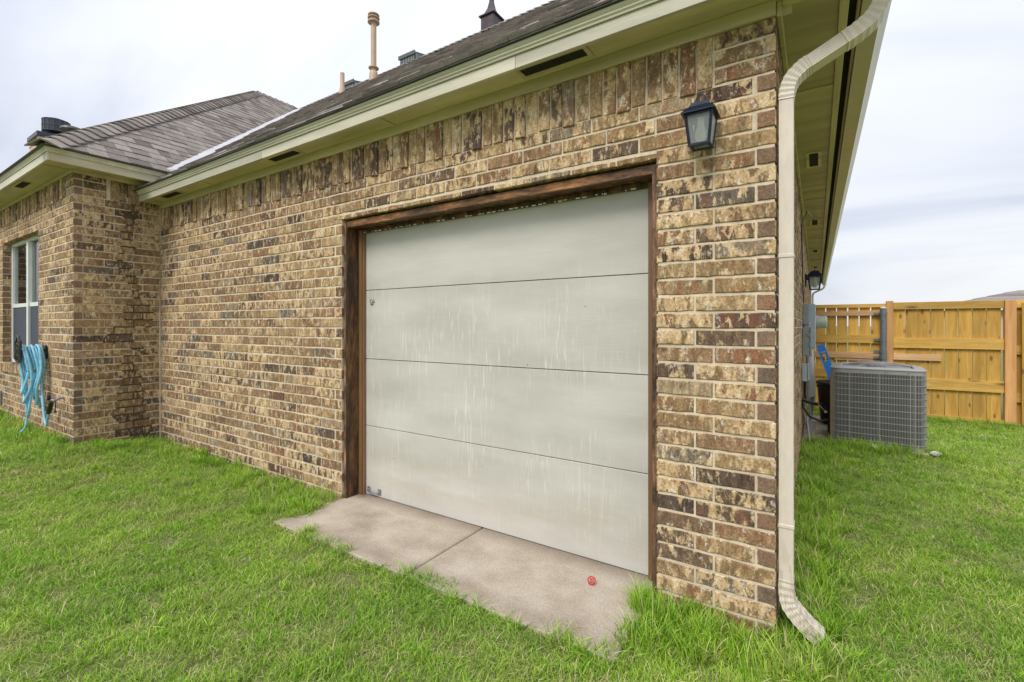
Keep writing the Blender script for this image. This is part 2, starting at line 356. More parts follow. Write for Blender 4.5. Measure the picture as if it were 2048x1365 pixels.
simple('caulk', (0.50, 0.44, 0.36), 0.7)
simple('meter_face', (0.20, 0.21, 0.18), 0.4)
simple('bulb_glass', (0.80, 0.79, 0.66), 0.4, var=0.02)

def glass(name, col_, alpha, rough=0.02):
    m, t, p = newmat(name)
    p.inputs['Base Color'].default_value = (*col_, 1); p.inputs['Roughness'].default_value = rough
    p.inputs['Specular IOR Level'].default_value = 0.8
    tr = t.nodes.new('ShaderNodeBsdfTransparent'); ms = t.nodes.new('ShaderNodeMixShader')
    fr = t.nodes.new('ShaderNodeFresnel'); fr.inputs['IOR'].default_value = 1.5
    f = M(t, 'MAXIMUM', fr.outputs[0], alpha)
    if rough < 0.1:
        gl = t.nodes.new('ShaderNodeBsdfGlossy'); gl.inputs['Roughness'].default_value = 0.01; gl.inputs['Color'].default_value = (0.95, 0.97, 1, 1)
        L(t, f, ms.inputs[0]); L(t, tr.outputs[0], ms.inputs[1]); L(t, gl.outputs[0], ms.inputs[2]); L(t, ms.outputs[0], t.nodes['Material Output'].inputs[0]); return
    L(t, f, ms.inputs[0]); L(t, tr.outputs[0], ms.inputs[1]); L(t, p.outputs[0], ms.inputs[2])
    L(t, ms.outputs[0], t.nodes['Material Output'].inputs[0])
glass('window_glass', (0.02, 0.025, 0.03), 0.30)
glass('frosted_glass', (0.50, 0.54, 0.54), 0.22, 0.3)

# ------------------------------------------------------------------ mesh helpers
class MB:
    def __init__(s): s.v = []; s.f = []; s.rv = []; s.cur = 0.0
    def add(s, vs, fs):
        o = len(s.v); s.v += [tuple(x) for x in vs]; s.f += [tuple(i + o for i in f) for f in fs]; s.rv += [s.cur] * len(fs)
        return s
    def box(s, x0, x1, y0, y1, z0, z1, b=0.0):
        if b <= 0:
            return s.add([(x0, y0, z0), (x1, y0, z0), (x1, y1, z0), (x0, y1, z0), (x0, y0, z1), (x1, y0, z1), (x1, y1, z1), (x0, y1, z1)],
                  [(0, 3, 2, 1), (4, 5, 6, 7), (0, 1, 5, 4), (1, 2, 6, 5), (2, 3, 7, 6), (3, 0, 4, 7)])
        # bevelled box: 24 vertices
        vs = []; idx = {}
        X = (x0, x1); Y = (y0, y1); Z = (z0, z1); sg = (1, -1)
        for i in (0, 1):
            for j in (0, 1):
                for k in (0, 1):
                    for a in range(3):
                        p = [X[i] + sg[i] * b, Y[j] + sg[j] * b, Z[k] + sg[k] * b]
                        p[a] = (X[i], Y[j], Z[k])[a]
                        idx[i, j, k, a] = len(vs); vs.append(tuple(p))
        fs = []
        g = lambda i, j, k, a: idx[i, j, k, a]
        fs.append((g(0,0,0,0), g(0,0,1,0), g(0,1,1,0), g(0,1,0,0))); fs.append((g(1,0,0,0), g(1,1,0,0), g(1,1,1,0), g(1,0,1,0)))
        fs.append((g(0,0,0,1), g(1,0,0,1), g(1,0,1,1), g(0,0,1,1))); fs.append((g(0,1,0,1), g(0,1,1,1), g(1,1,1,1), g(1,1,0,1)))
        fs.append((g(0,0,0,2), g(0,1,0,2), g(1,1,0,2), g(1,0,0,2))); fs.append((g(0,0,1,2), g(1,0,1,2), g(1,1,1,2), g(0,1,1,2)))
        for j in (0, 1):
            for k in (0, 1): fs.append((g(0,j,k,1), g(1,j,k,1), g(1,j,k,2), g(0,j,k,2)))
        for i in (0, 1):
            for k in (0, 1): fs.append((g(i,0,k,0), g(i,1,k,0), g(i,1,k,2), g(i,0,k,2)))
            for j in (0, 1): fs.append((g(i,j,0,0), g(i,j,1,0), g(i,j,1,1), g(i,j,0,1)))
        for i in (0, 1):
            for j in (0, 1):
                for k in (0, 1): fs.append((g(i,j,k,0), g(i,j,k,1), g(i,j,k,2)))
        return s.add(vs, fs)
    def sweep(s, path, prof, up=(0, 0, 1), caps=True, closed=True):
        """sweep a 2D profile (side, up) along a path"""
        path = [Vector(p) for p in path]; n = len(path); k = len(prof); vs = []
        u0 = Vector(up)
        for i, p in enumerate(path):
            if i == 0: t = path[1] - p
            elif i == n - 1: t = p - path[i - 1]
            else: t = (path[i + 1] - p).normalized() + (p - path[i - 1]).normalized()
            t.normalize()
            sd = t.cross(u0)
            if sd.length < 1e-3: sd = t.cross(Vector((0.1, 1, 0.03)))
            sd.normalize(); uu = sd.cross(t)
            pr = prof[i] if isinstance(prof[0][0], (tuple, list)) else prof
            for a, b in pr: vs.append(p + sd * a + uu * b)
        if isinstance(prof[0][0], (tuple, list)): k = len(prof[0])
        fs = []
        for i in range(n - 1):
            for j in range(k if closed else k - 1):
                a = i * k + j; b = i * k + (j + 1) % k
                fs.append((a, b, b + k, a + k))
        if caps and closed: fs += [tuple(range(k))[::-1], tuple(range((n - 1) * k, n * k))]
        return s.add(vs, fs)
    def tube(s, path, r, seg=8, up=(0, 0, 1)):
        rs = r if isinstance(r, (list, tuple)) else [r] * len(path)
        prof = [[(rr * math.cos(2 * math.pi * j / seg), rr * math.sin(2 * math.pi * j / seg)) for j in range(seg)] for rr in rs]
        return s.sweep(path, prof, up)
    def lathe(s, c, prof, seg=20):
        vs = []; k = len(prof)
        for j in range(seg):
            a = 2 * math.pi * j / seg
            for r, z in prof: vs.append((c[0] + r * math.cos(a), c[1] + r * math.sin(a), c[2] + z))
        fs = []
        for j in range(seg):
            for i in range(k - 1):
                a = j * k + i; b = ((j + 1) % seg) * k + i
                fs.append((a, b, b + 1, a + 1))
        fs.append(tuple(j * k for j in range(seg))[::-1]); fs.append(tuple(j * k + k - 1 for j in range(seg)))
        return s.add(vs, fs)
    def frustum(s, c, w0, w1, z0, z1, d0=None, d1=None):
        d0 = d0 or w0; d1 = d1 or w1; x, y, z = c; vs = []
        for w, d_, zz_ in ((w0, d0, z0), (w1, d1, z1)):
            for a, b in ((-1, -1), (1, -1), (1, 1), (-1, 1)): vs.append((x + a * w / 2, y + b * d_ / 2, z + zz_))
        return s.add(vs, [(3, 2, 1, 0), (4, 5, 6, 7), (0, 1, 5, 4), (1, 2, 6, 5), (2, 3, 7, 6), (3, 0, 4, 7)])
    def mesh(s, name, mat, smooth=False, rv=False):
        me = bpy.data.meshes.new(name); me.from_pydata(s.v, [], s.f); me.materials.append(MATS[mat])
        if smooth:
            me.polygons.foreach_set('use_smooth', [True] * len(me.polygons))
            try: me.set_sharp_from_angle(angle=R(40))
            except Exception: pass
        if rv:
            a = me.attributes.new('rv', 'FLOAT', 'FACE'); a.data.foreach_set('value', s.rv)
        me.update()
        return me
    def obj(s, name, mat, parent=None, smooth=False, rv=False):
        return link(name, s.mesh(name, mat, smooth, rv), parent)
def link(name, me, parent=None, loc=None, rot=None):
    o = bpy.data.objects.new(name, me); col.objects.link(o)
    if loc is not None: o.location = loc
    if rot is not None: o.rotation_euler = rot
    if parent is not None: o.parent = parent
    o['rv'] = rnd.random()
    return o
def empty(name, loc=(0, 0, 0), rz=0):
    o = bpy.data.objects.new(name, None); col.objects.link(o); o.location = loc; o.rotation_euler = (0, 0, rz); o.empty_display_size = 0.1
    return o
def tag(o, label=None, cat=None, group=None, kind=None):
    if label: o['label'] = label
    if cat: o['category'] = cat
    if group: o['group'] = group
    if kind: o['kind'] = kind
    return o
sy, cy_ = math.sin(R(YAW)), math.cos(R(YAW))
def pix(p):
    dx, dy, dz = p[0] - CX, p[1] - CY, p[2] - CZ
    dep = -sy * dx + cy_ * dy; lat = cy_ * dx + sy * dy
    if dep < 0.05: return None
    return 1024 + 936 * lat / dep, 651 - 936 * dz / dep, dep
def inview(p, m=40):
    q = pix(p)
    return q is not None and -m < q[0] < 2048 + m and -m < q[1] < 1365 + m
def sstep(a, b, x):
    t = min(1, max(0, (x - a) / (b - a))); return t * t * (3 - 2 * t)
def gz(x, y):
    z = -0.02
    z += 0.11 * sstep(0.0, 0.7, -y) * sstep(4.6, 6.1, -x)
    z += 0.03 * sstep(3.0, 5.0, -x)
    z -= 0.13 * sstep(4.2, 7.2, y)
    return z

# ------------------------------------------------------------------ ground
def ground():
    xs = sorted(set([-900, -200, -60, -30, -20, -14] + [round(-12 + 0.25 * i, 3) for i in range(81)] + [12, 20, 30, 60, 200, 900]))
    ys = sorted(set([-900, -200, -60, -20, -10] + [round(-6 + 0.25 * i, 3) for i in range(61)] + [12, 20, 40, 80, 200, 900]))
    vs = []; fs = []
    for y in ys:
        for x in xs:
            z = gz(x, y) if abs(x) < 13 and -7 < y < 10 else gz(max(-12, min(8, x)), max(-6, min(9, y)))
            near = -12 < x < 8 and -6 < y < 9
            vs.append((x, y, z + (rnd.uniform(-0.008, 0.008) if near else 0)))
    nx = len(xs)
    for j in range(len(ys) - 1):
        for i in range(nx - 1): fs.append((j * nx + i, j * nx + i + 1, (j + 1) * nx + i + 1, (j + 1) * nx + i))
    b = MB(); b.add(vs, fs); o = b.obj('ground', 'turf_soil', smooth=True); tag(o, kind='structure')
ground()

# ------------------------------------------------------------------ house
H = empty('brick_house', (-3, 3, 0))
tag(H, 'mottled tan and brown brick house with grey shingle roof and an overhead garage door', 'house')
HI = Matrix.Translation((-3, 3, 0))
def hp(name, mb_or_mesh, mat, smooth=False, rv=False, parent=None):
    """part of the house given in world coordinates"""
    me = mb_or_mesh.mesh(name, mat, smooth, rv)
    o = link(name, me, parent or H)
    o.matrix_parent_inverse = Matrix.Translation((3, -3, 0)) if parent is None else Matrix.Identity(4)
    return o
# the parts keep world coordinates; the empty only marks the base
H.location = (0, 0, 0)
def hp(name, mb, mat, smooth=False, rv=False, parent=None):
    return link(name, mb.mesh(name, mat, smooth, rv), parent or H)

PIT = 0.07925; BH = 0.0665; ZT = 2.418      # course pitch, brick height, top joint
BL = 0.244; BW = 0.072; JT = 0.010
FREC = 0.0055                                # mortar recess

bricks = []   # (wallname, kind mesh params, location, rotz, length, height, vertical?)
def brick_mesh(Lg, Hh, Dp, seed, bothends=False):
    r = random.Random(seed); nx = 5 if Lg > 0.12 else 2
    b = MB(); ch = 0.0035
    xs = [-Lg / 2 + Lg * i / nx for i in range(nx + 1)]
    j = lambda a: r.uniform(-a, a)
    ring_f = []; ring_b = []
    bot = [(x + (0 if 0 < i < nx else 0), Hh * -0.5 + j(0.0022)) for i, x in enumerate(xs)]
    top = [(x, Hh * 0.5 + j(0.0022)) for x in xs]
    vs = []
    def q(x, z, ins):
        xx = x - math.copysign(ins, x) if abs(abs(x) - Lg / 2) < 1e-6 else x
        zz_ = z - math.copysign(ins, z); return xx, zz_
    # front face rows (y=0), edge rows (y=ch), back rows (y=Dp)
    F = [[], []]; E = [[], []]; B_ = [[], []]
    for row, src in ((0, bot), (1, top)):
        for (x, z) in src:
            fx, fz = q(x, z, ch)
            F[row].append(len(vs)); vs.append((fx, j(0.0012), fz))
        for (x, z) in src: E[row].append(len(vs)); vs.append((x, ch, z))
        for x_, z in ((src[0]), (src[-1])): B_[row].append(len(vs)); vs.append((x_, Dp, z))
    fs = []; ef = []
    def A(f, e=0): fs.append(f); ef.append(e)
    for i in range(nx):
        A((F[0][i], F[0][i + 1], F[1][i + 1], F[1][i]))
        A((E[0][i], E[0][i + 1], F[0][i + 1], F[0][i])); A((F[1][i], F[1][i + 1], E[1][i + 1], E[1][i]))
    A((E[0][0], F[0][0], F[1][0], E[1][0]), 0); A((F[0][nx], E[0][nx], E[1][nx], F[1][nx]), 0)
    A((B_[0][0], E[0][0], E[1][0], B_[1][0]), 1); A((E[0][nx], B_[0][1], B_[1][1], E[1][nx]), 1)
    A(tuple([B_[0][0], B_[0][1]] + E[0][::-1])); A(tuple(E[1] + [B_[1][1], B_[1][0]]))
    A((B_[0][1], B_[0][0], B_[1][0], B_[1][1]))
    return vs, fs, ef
def make_me(vs, fs, ef, name='brick'):
    me = bpy.data.meshes.new(name); me.from_pydata(vs, [], fs); me.materials.append(MATS['brick_clay'])
    a = me.attributes.new('endf', 'FLOAT', 'FACE'); a.data.foreach_set('value', [float(x) for x in ef])
    return me
BC = {}
def get_brick(Lg, Dp, var):
    k = (round(Lg, 3), round(Dp, 3), var)
    if k not in BC:
        vs, fs, ef = brick_mesh(Lg, BH, Dp, hash(k) & 0xffff)
        if Lg < 0.1 and Dp > 0.2:      # a header: the face is a plain brick end, the long side is sanded
            ef = [1 - e for e in ef[:nf]] if False else ef
            n = len(ef); ef = [1.0] * n
            ef[-7] = 0; ef[-6] = 0; ef[-5] = 0; ef[-4] = 0   # caps of the long sides
        BC[k] = (vs, fs, ef, [None])
    return BC[k]
# brick record: wall key, centre (x,y,z) of front face, rotz, roll(vertical), Lg, Dp
def add_brick(w, c, rz, vert, Lg, Dp=0.07, var=None):
    var = rnd.randrange(6) if var is None else var
    off = rnd.uniform(-0.0022, 0.0018)
    nrm = Vector((math.sin(rz), -math.cos(rz), 0))
    c = Vector(c) + nrm * off
    m = Matrix.Translation(c) @ Matrix.Rotation(rz, 4, 'Z') @ Matrix.Rotation(rnd.uniform(-0.004, 0.004), 4, 'Y')
    if vert: m = m @ Matrix.Rotation(R(90), 4, 'Y')
    q0 = m @ Vector((-Lg / 2, 0, -BH / 2)); q1 = m @ Vector((Lg / 2, 0, BH / 2))
    a = 0
    if inview(c, 20):
        p0, p1 = pix(q0), pix(q1)
        if p0 and p1: a = abs(p0[0] - p1[0]) * max(6, abs(p0[1] - p1[1]))
        if nrm.dot(Vector((CX, CY, CZ)) - c) < 0: a = 0
        if w == 'side' : a *= 0.2
    bricks.append([w, m, round(Lg, 3), Dp, var, a, rnd.random()])
def run(w, org, rz, t0, t1, z, start_off, gaps=(), Dp=0.07):
    """one course of stretchers along a wall; t measured along the wall"""
    d_ = Vector((math.cos(rz), math.sin(rz), 0)); t = t0 - start_off
    step = BL + JT
    while t < t1 - 0.02:
        a, b = max(t, t0), min(t + BL, t1)
        segs = [(a, b)]
        for g0, g1, gz0, gz1 in gaps:
            if gz0 < z < gz1:
                ns = []
                for (p, q) in segs:
                    if q <= g0 or p >= g1: ns.append((p, q))
                    else:
                        if p < g0 - 0.02: ns.append((p, g0 - 0.0))
                        if q > g1 + 0.02: ns.append((g1 + 0.0, q))
                segs = ns
        for p, q in segs:
            if q - p > 0.025: add_brick(w, Vector(org) + d_ * ((p + q) / 2) + Vector((0, 0, z)), rz, False, q - p, Dp)
        t += step
OX0, OX1, OZ = -2.905, -0.508, 2.140
# --- main (garage) wall, facing -y
for k in range(-3, 32):
    z = ZT - JT / 2 - BH / 2 - k * PIT + 0.001
    if k < 0:                                   # quoin rows beside the soldiers
        if k == -3 and z + BH / 2 > 2.70: pass
        add_brick('main', (-BL / 2, 0, z), 0, False, BL, BL * 0.3)
        add_brick('side', (0, 0.0 + BL / 2 + BW + JT, z), R(90), False, BL)
        continue
    even = (k % 2 == 0)
    if z - BH / 2 < -0.10: continue
    # corner brick
    if even: add_brick('main', (-BW / 2, 0, z), 0, False, BW, BL)
    else: add_brick('main', (-BL / 2, 0, z), 0, False, BL, BW)
    if z > OZ - 0.02 and z - BH / 2 < OZ:       # split course over the opening
        zz0 = OZ + 0.004
    if z - BH / 2 > OZ - 0.005:
        # full courses over the opening
        t1 = -(BW + JT) if even else -(BL + JT)
        run('main', (0, 0, 0), 0, -6.135, t1, z, (6.135 + t1) % (BL + JT) * 0 + ((BL + JT) - ((t1 + 6.135) % (BL + JT))))
    else:
        t1 = -(BW + JT) if even else -(BL + JT)
        # pier
        if even:
            add_brick('main', (t1 - BL / 2, 0, z), 0, False, BL)
            a = t1 - BL - JT
            add_brick('main', ((a + OX1) / 2, 0, z), 0, False, a - OX1)
        else:
            add_brick('main', ((t1 + OX1) / 2, 0, z), 0, False, t1 - OX1)
        # left field
        if even: add_brick('main', (OX0 - BW / 2, 0, z), 0, False, BW, 0.07); e1 = OX0 - BW - JT
        else: e1 = OX0
        ph = (BL + JT) - ((e1 + 6.135) % (BL + JT))
        run('main', (0, 0, 0), 0, -6.135, e1, z, ph)
# thin split course right above the lintel
zsp = OZ + 0.006
kk = math.floor((ZT - OZ) / PIT)                # courses that fit fully
ztop_split = ZT - kk * PIT - JT
SPH = ztop_split - OZ - 0.002
# soldiers
def soldiers(w, org, rz, t0, t1, zbot, hgt=BL):
    d_ = Vector((math.cos(rz), math.sin(rz), 0)); t = t1
    i = 0
    while t - BH > t0:
        c = Vector(org) + d_ * (t - BH / 2) + Vector((0, 0, zbot + hgt / 2 + rnd.uniform(-0.003, 0.003)))
        proud = 0.012 if i % 4 == 1 else (0.004 if i % 2 else 0.0)
        nrm = Vector((math.sin(rz), -math.cos(rz), 0))
        c2 = c + nrm * proud + Vector((0, 0, -0.010 if proud > 0.01 else 0))
        add_brick(w, c2, rz, True, hgt)
        t -= BH + rnd.choice((0.008, 0.011, 0.013)); i += 1
soldiers('main', (0, 0, 0), 0, -6.13, -BL - JT, ZT)
# --- side wall facing +x
for k in range(-3, 34):
    z = ZT - JT / 2 - BH / 2 - k * PIT + 0.001
    if z < -0.2: continue
    even = (k % 2 == 0)
    t0 = (BL + JT) if (even and k >= 0) else (BW + JT)
    if k < 0: t0 = BW + JT + BL + JT
    run('side', (0, 0, 0), R(90), t0, 16.5, z, 0)
# --- wing: facing +x (x=-6.14, y -0.752..0) and facing -y (y=-0.752)
WX, WY = -6.14, -0.752
ZW = ZT + 3 * PIT
WGAP = (-9.05, -7.37, 0.83, 2.435)
for k in range(-3, 31):
    z = ZT - JT / 2 - BH / 2 - k * PIT + 0.001
    if z < -0.02: continue
    even = (k % 2 == 0)
    if even: add_brick('wing', (WX - BL / 2, WY, z), 0, False, BL, BW); tf = -(BL + JT); ts = BW + JT
    else: add_brick('wing', (WX - BW / 2, WY, z), 0, False, BW, BL); tf = -(BW + JT); ts = BL + JT
    run('wing_side', (WX, WY, 0), R(90), ts, 0.745, z, 0)
    e1 = WX + tf
    ph = (BL + JT) - ((e1 + 10.4) % (BL + JT))
    run('wing', (0, WY, 0), 0, -10.4, e1, z, ph, gaps=(WGAP,))
for k in (-6, -5, -4):
    z = ZT - JT / 2 - BH / 2 - k * PIT + 0.001
    add_brick('wing', (WX - BL / 2, WY, z), 0, False, BL, BW)
    add_brick('wing_side', (WX, WY + BW + JT + BL / 2 - 0.03, z), R(90), False, BL - 0.06)
soldiers('wing_side', (WX, 0, 0), R(90), WY + BL + JT, -0.005, ZW)
soldiers('wing', (0, WY, 0), 0, -10.4, WX - BL - JT, ZW)
# window reveal bricks at the left (facing +x)
for k in range(-1, 20):
    z = ZT - JT / 2 - BH / 2 - k * PIT + 0.001
    if 0.84 < z < 2.42: add_brick('wing', (-9.05, WY + 0.008 + BW / 2, z), R(90), False, BW, 0.05)
# sloped sill bricks
t = -9.08
while t < -7.34:
    add_brick('wing', (t + BH / 2, WY - 0.02, 0.77), 0, True, 0.10); bricks[-1][2] = 0.10
    t += BH + JT

# mortar bodies ---------------------------------------------------
mw = MB(); f = FREC
mw.box(-6.14, OX0 - f, f, 0.20, -0.35, OZ); mw.box(OX1 + f, -f, f, 0.20, -0.35, OZ)
mw.box(-6.14, -f, f, 0.20, OZ + 0.004, 2.74)
WM = hp('wall', mw, 'mortar')
mw = MB(); mw.box(-0.20, -f - 0.0005, 0.2, 16.5, -0.35, 2.74); mw.box(-0.2, -0.21 + 0.01, 16.3, 16.5, -0.3, 2.7)
WS = hp('wall', mw, 'mortar')
mw = MB(); X0, X1, Z0, Z1 = WGAP
mw.box(WX - 0.2, WX - f, WY + f + 0.001, 0.0, -0.3, 2.93)
WWS = hp('wall', mw, 'mortar')
mw = MB()
mw.box(-14.0, X0 - f, WY + f, WY + 0.2, -0.3, 2.93); mw.box(X1 + f, WX - 0.21, WY + f, WY + 0.2, -0.3, 2.93)
mw.box(X0 - f, X1 + f, WY + f, WY + 0.2, -0.3, Z0 - 0.1); mw.box(X0 - f, X1 + f, WY + f, WY + 0.2, Z1, 2.93)
WW = hp('wall', mw, 'mortar')
walls = {'main': WM, 'side': WS, 'wing': WW, 'wing_side': WWS}
# split course (flat slivers of brick) over the lintel
t = OX0 - 0.09
sm = []
while t < OX1 + 0.03:
    vs, fs, ef = brick_mesh(BL, SPH, 0.07, rnd.randrange(999))
    b0 = min(t + BL, OX1 + 0.035) - t
    vs = [((x + BL / 2) * b0 / BL, y, z_) for x, y, z_ in vs]
    o = link('brick', make_me(vs, fs, ef), WM, (t, rnd.uniform(-0.002, 0.001), OZ + 0.001 + SPH / 2))
    t += BL + JT
nsplit = 10

order = sorted(range(len(bricks)), key=lambda i: -bricks[i][5])
top = set(order[:300 - nsplit])
rest = {k: ([], [], [], []) for k in walls}
for i, (w, m, Lg, Dp, var, a, rv) in enumerate(bricks):
    vs, fs, ef, cache = get_brick(Lg, Dp, var)
    if i in top and a > 0:
        if cache[0] is None: cache[0] = make_me(vs, fs, ef)
        o = bpy.data.objects.new('brick', cache[0]); col.objects.link(o); o.parent = walls[w]; o.matrix_world = m; o['rv'] = 0.02 + rv * 0.97
    else:
        V, F, E, RV = rest[w]; k = len(V)
        V += [tuple(m @ Vector(v)) for v in vs]; F += [tuple(j + k for j in q) for q in fs]; E += [float(x) for x in ef]; RV += [0.02 + rv * 0.97] * len(fs)
for w, (V, F, E, RV) in rest.items():
    if not V: continue
    me = bpy.data.meshes.new('bricks'); me.from_pydata(V, [], F); me.materials.append(MATS['brick_clay'])
    a = me.attributes.new('endf', 'FLOAT', 'FACE'); a.data.foreach_set('value', E)
    a = me.attributes.new('rv', 'FLOAT', 'FACE'); a.data.foreach_set('value', RV)
    o = bpy.data.objects.new('bricks', me); col.objects.link(o); o.parent = walls[w]; o['rv'] = 0.0; o['kind'] = 'stuff'
# pale sealant line in the inner corner
b = MB(); b.tube([(-6.135, -0.004, -0.05), (-6.135, -0.006, 1.3), (-6.135, -0.004, 2.68)], 0.008, 6); hp('sealant_joint', b, 'caulk')

# ------------------------------------------------------------------ eaves
SO, SW = 2.715, 2.905       # soffit heights: garage, wing
def board(name, x0, x1, y0, y1, z0, z1, mat='trim_paint', bv=0.002, label=None, parent=None):
    b = MB(); b.box(x0, x1, y0, y1, z0, z1, bv); o = hp(name, b, mat, parent=parent)
    if label: o['label'] = label
    return o
# garage front eave
board('frieze_board', -6.13, 0.0, -0.020, -0.001, 2.650, SO - 0.001, 'soffit_paint')
sof = board('soffit', -6.13, 0.262, -0.192, 0.03, SO, SO + 0.01, 'soffit_paint')
for xb in (-4.85, -2.31): board('batten', xb - 0.02, xb + 0.02, -0.192, -0.020, SO - 0.009, SO - 0.0005, 'soffit_paint', parent=sof)
for i, (xa, xb) in enumerate(((-6.09, -3.64), (-3.638, -1.19), (-1.188, 0.262))):
    board('fascia_board', xa, xb, -0.213, -0.193, SO - 0.029, 2.755, 'trim_paint', 0.0015)
b = MB(); b.sweep([(-6.10, -0.213, 0), (0.28, -0.213, 0)], [(0.0, 2.756), (0.010, 2.756), (0.012, 2.765), (0.020, 2.771), (0.020, 2.777), (0.015, 2.779), (0.026, 2.790), (0.028, 2.800), (0.0, 2.800)])
hp('crown_trim', b, 'trim_paint')
b = MB(); b.box(-6.11, 0.29, -0.258, -0.17, 2.8015, 2.807); hp('drip_edge', b, 'drip_edge_metal')
b = MB(); b.box(-6.11, -6.0905, -0.2125, -0.0, SO - 0.022, 2.79); hp('eave_end_board', b, 'trim_paint')
# garage side eave
board('frieze_board', 0.001, 0.020, -0.0, 16.5, 2.650, SO - 0.001, 'soffit_paint')
sof2 = board('soffit', 0.0005, 0.228, 0.031, 17.0, SO + 0.0005, SO + 0.010, 'soffit_paint')
for yb in (-0.0, 0.95, 3.8, 6.6, 9.5, 12.3, 15.0): board('batten', 0.021, 0.226, yb - 0.02 + 0.025, yb + 0.02 + 0.025, SO - 0.010, SO - 0.001, 'soffit_paint', parent=sof2)
board('soffit_trim', 0.228, 0.262, -0.222, 17.0, SO - 0.012, SO + 0.012, 'trim_paint_side')
board('shade_gap_board', 0.2625, 0.31, -0.19, 17.0, SO + 0.05, SO + 0.06, 'vent_dark', 0)  # near-black board added to stand for the shade in the gap behind the gutter
board('fascia_board', 0.295, 0.308, -0.25, 17.02, SO + 0.02, 2.825, 'trim_paint_side')
# gutter: K-style trough along the side eave
gp = [(0.0, 0.0), (0.075, 0.0), (0.085, 0.02), (0.100, 0.045), (0.118, 0.075), (0.118, 0.108), (0.112, 0.112), (0.106, 0.108), (0.108, 0.078), (0.09, 0.05), (0.073, 0.006), (0.006, 0.006), (0.006, 0.115), (0.0, 0.115)]
b = MB(); b.sweep([(0.310, -0.27, 2.712), (0.310, 17.05, 2.700)], [(a, h) for a, h in gp]); 
gut = hp('gutter', b, 'gutter_metal')
b = MB(); b.tube([(0.426, -0.27, 2.818), (0.426, 17.05, 2.806)], 0.007, 8, up=(1, 0, 0)); hp('gutter_lip', b, 'gutter_lip', smooth=True, parent=gut)
b = MB(); b.box(0.310, 0.428, -0.273, -0.268, 2.712, 2.82); hp('end_cap', b, 'gutter_metal', parent=gut)
b = MB(); b.box(0.310, 0.428, 17.05, 17.055, 2.70, 2.81); hp('end_cap', b, 'gutter_metal', parent=gut)
# wing eaves
board('frieze_board', WX + 0.001, WX + 0.018, WY, -0.0, 2.87, SW - 0.001, 'soffit_paint')
board('frieze_board', -14.0, WX + 0.018, WY - 0.018, WY - 0.001, 2.87, SW - 0.001, 'soffit_paint')
sof3 = board('soffit', -14.0, WX + 0.222, WY - 0.222, WY + 0.03, SW, SW + 0.01, 'soffit_paint')
sof4 = board('soffit', WX - 0.02, WX + 0.222, WY + 0.031, 0.15, SW, SW + 0.01, 'soffit_paint')
for xb in (-6.2, -8.63, -11.0): board('batten', xb - 0.02, xb + 0.02, WY - 0.221, WY - 0.019, SW - 0.009, SW - 0.0005, 'soffit_paint', parent=sof3)
board('fascia_board', -14.2, WX + 0.243, WY - 0.243, WY - 0.223, SW - 0.022, 2.960, 'trim_paint', 0.0015)
board('fascia_board', WX + 0.223, WX + 0.243, WY - 0.222, 0.16, SW - 0.022, 2.960, 'trim_paint_side', 0.0015)
cp = [(0.0, 2.961), (0.010, 2.961), (0.012, 2.970), (0.020, 2.976), (0.020, 2.982), (0.015, 2.984), (0.026, 2.995), (0.028, 3.005), (0.0, 3.005)]
b = MB(); b.sweep([(-14.2, WY - 0.243, 0), (WX + 0.243, WY - 0.243, 0), (WX + 0.243, 0.16, 0)], cp); hp('crown_trim', b, 'trim_paint')
b = MB(); b.box(-14.2, WX + 0.29, WY - 0.29, WY - 0.2, 3.0065, 3.012); b.box(WX + 0.2, WX + 0.29, WY - 0.199, 0.1, 3.0065, 3.012); hp('drip_edge', b, 'drip_edge_metal')

# soffit vents
def vent(parent, x, y, z, lx, ly):
    b = MB(); fr = 0.024
    b.box(x - lx / 2, x + lx / 2, y - ly / 2, y - ly / 2 + fr, z - 0.007, z - 0.0005, 0.0015); b.box(x - lx / 2, x + lx / 2, y + ly / 2 - fr, y + ly / 2, z - 0.007, z - 0.0005, 0.0015)
    b.box(x - lx / 2, x - lx / 2 + fr, y - ly / 2 + fr, y + ly / 2 - fr, z - 0.007, z - 0.0005, 0.0015); b.box(x + lx / 2 - fr, x + lx / 2, y - ly / 2 + fr, y + ly / 2 - fr, z - 0.007, z - 0.0005, 0.0015)
    o = hp('soffit_vent', b, 'soffit_paint', parent=H)
    g = MB(); g.box(x - lx / 2 + fr, x + lx / 2 - fr, y - ly / 2 + fr, y + ly / 2 - fr, z - 0.003, z - 0.0007)
    hp('vent_screen', g, 'vent_dark', parent=o)
    sl_ = MB(); n = int(max(lx, ly) / 0.05)
    for i in range(1, n):
        if lx > ly: xx = x - lx / 2 + lx * i / n; sl_.box(xx - 0.0015, xx + 0.0015, y - ly / 2 + fr, y + ly / 2 - fr, z - 0.005, z - 0.0031)
        else: yy = y - ly / 2 + ly * i / n; sl_.box(x - lx / 2 + fr, x + lx / 2 - fr, yy - 0.0015, yy + 0.0015, z - 0.005, z - 0.0031)
    hp('vent_bars', sl_, 'drip_edge_metal', parent=o)
vent(sof, -1.02, -0.110, SO, 0.42, 0.12); vent(sof, -3.50, -0.105, SO, 0.42, 0.12); vent(sof, -5.58, -0.105, SO, 0.42, 0.12)
vent(sof3, -7.30, -0.89, SW, 0.42, 0.12)
for yv in (2.36, 5.2, 8.1, 11.0, 13.8): vent(sof2, 0.125, yv, SO, 0.11, 0.42)

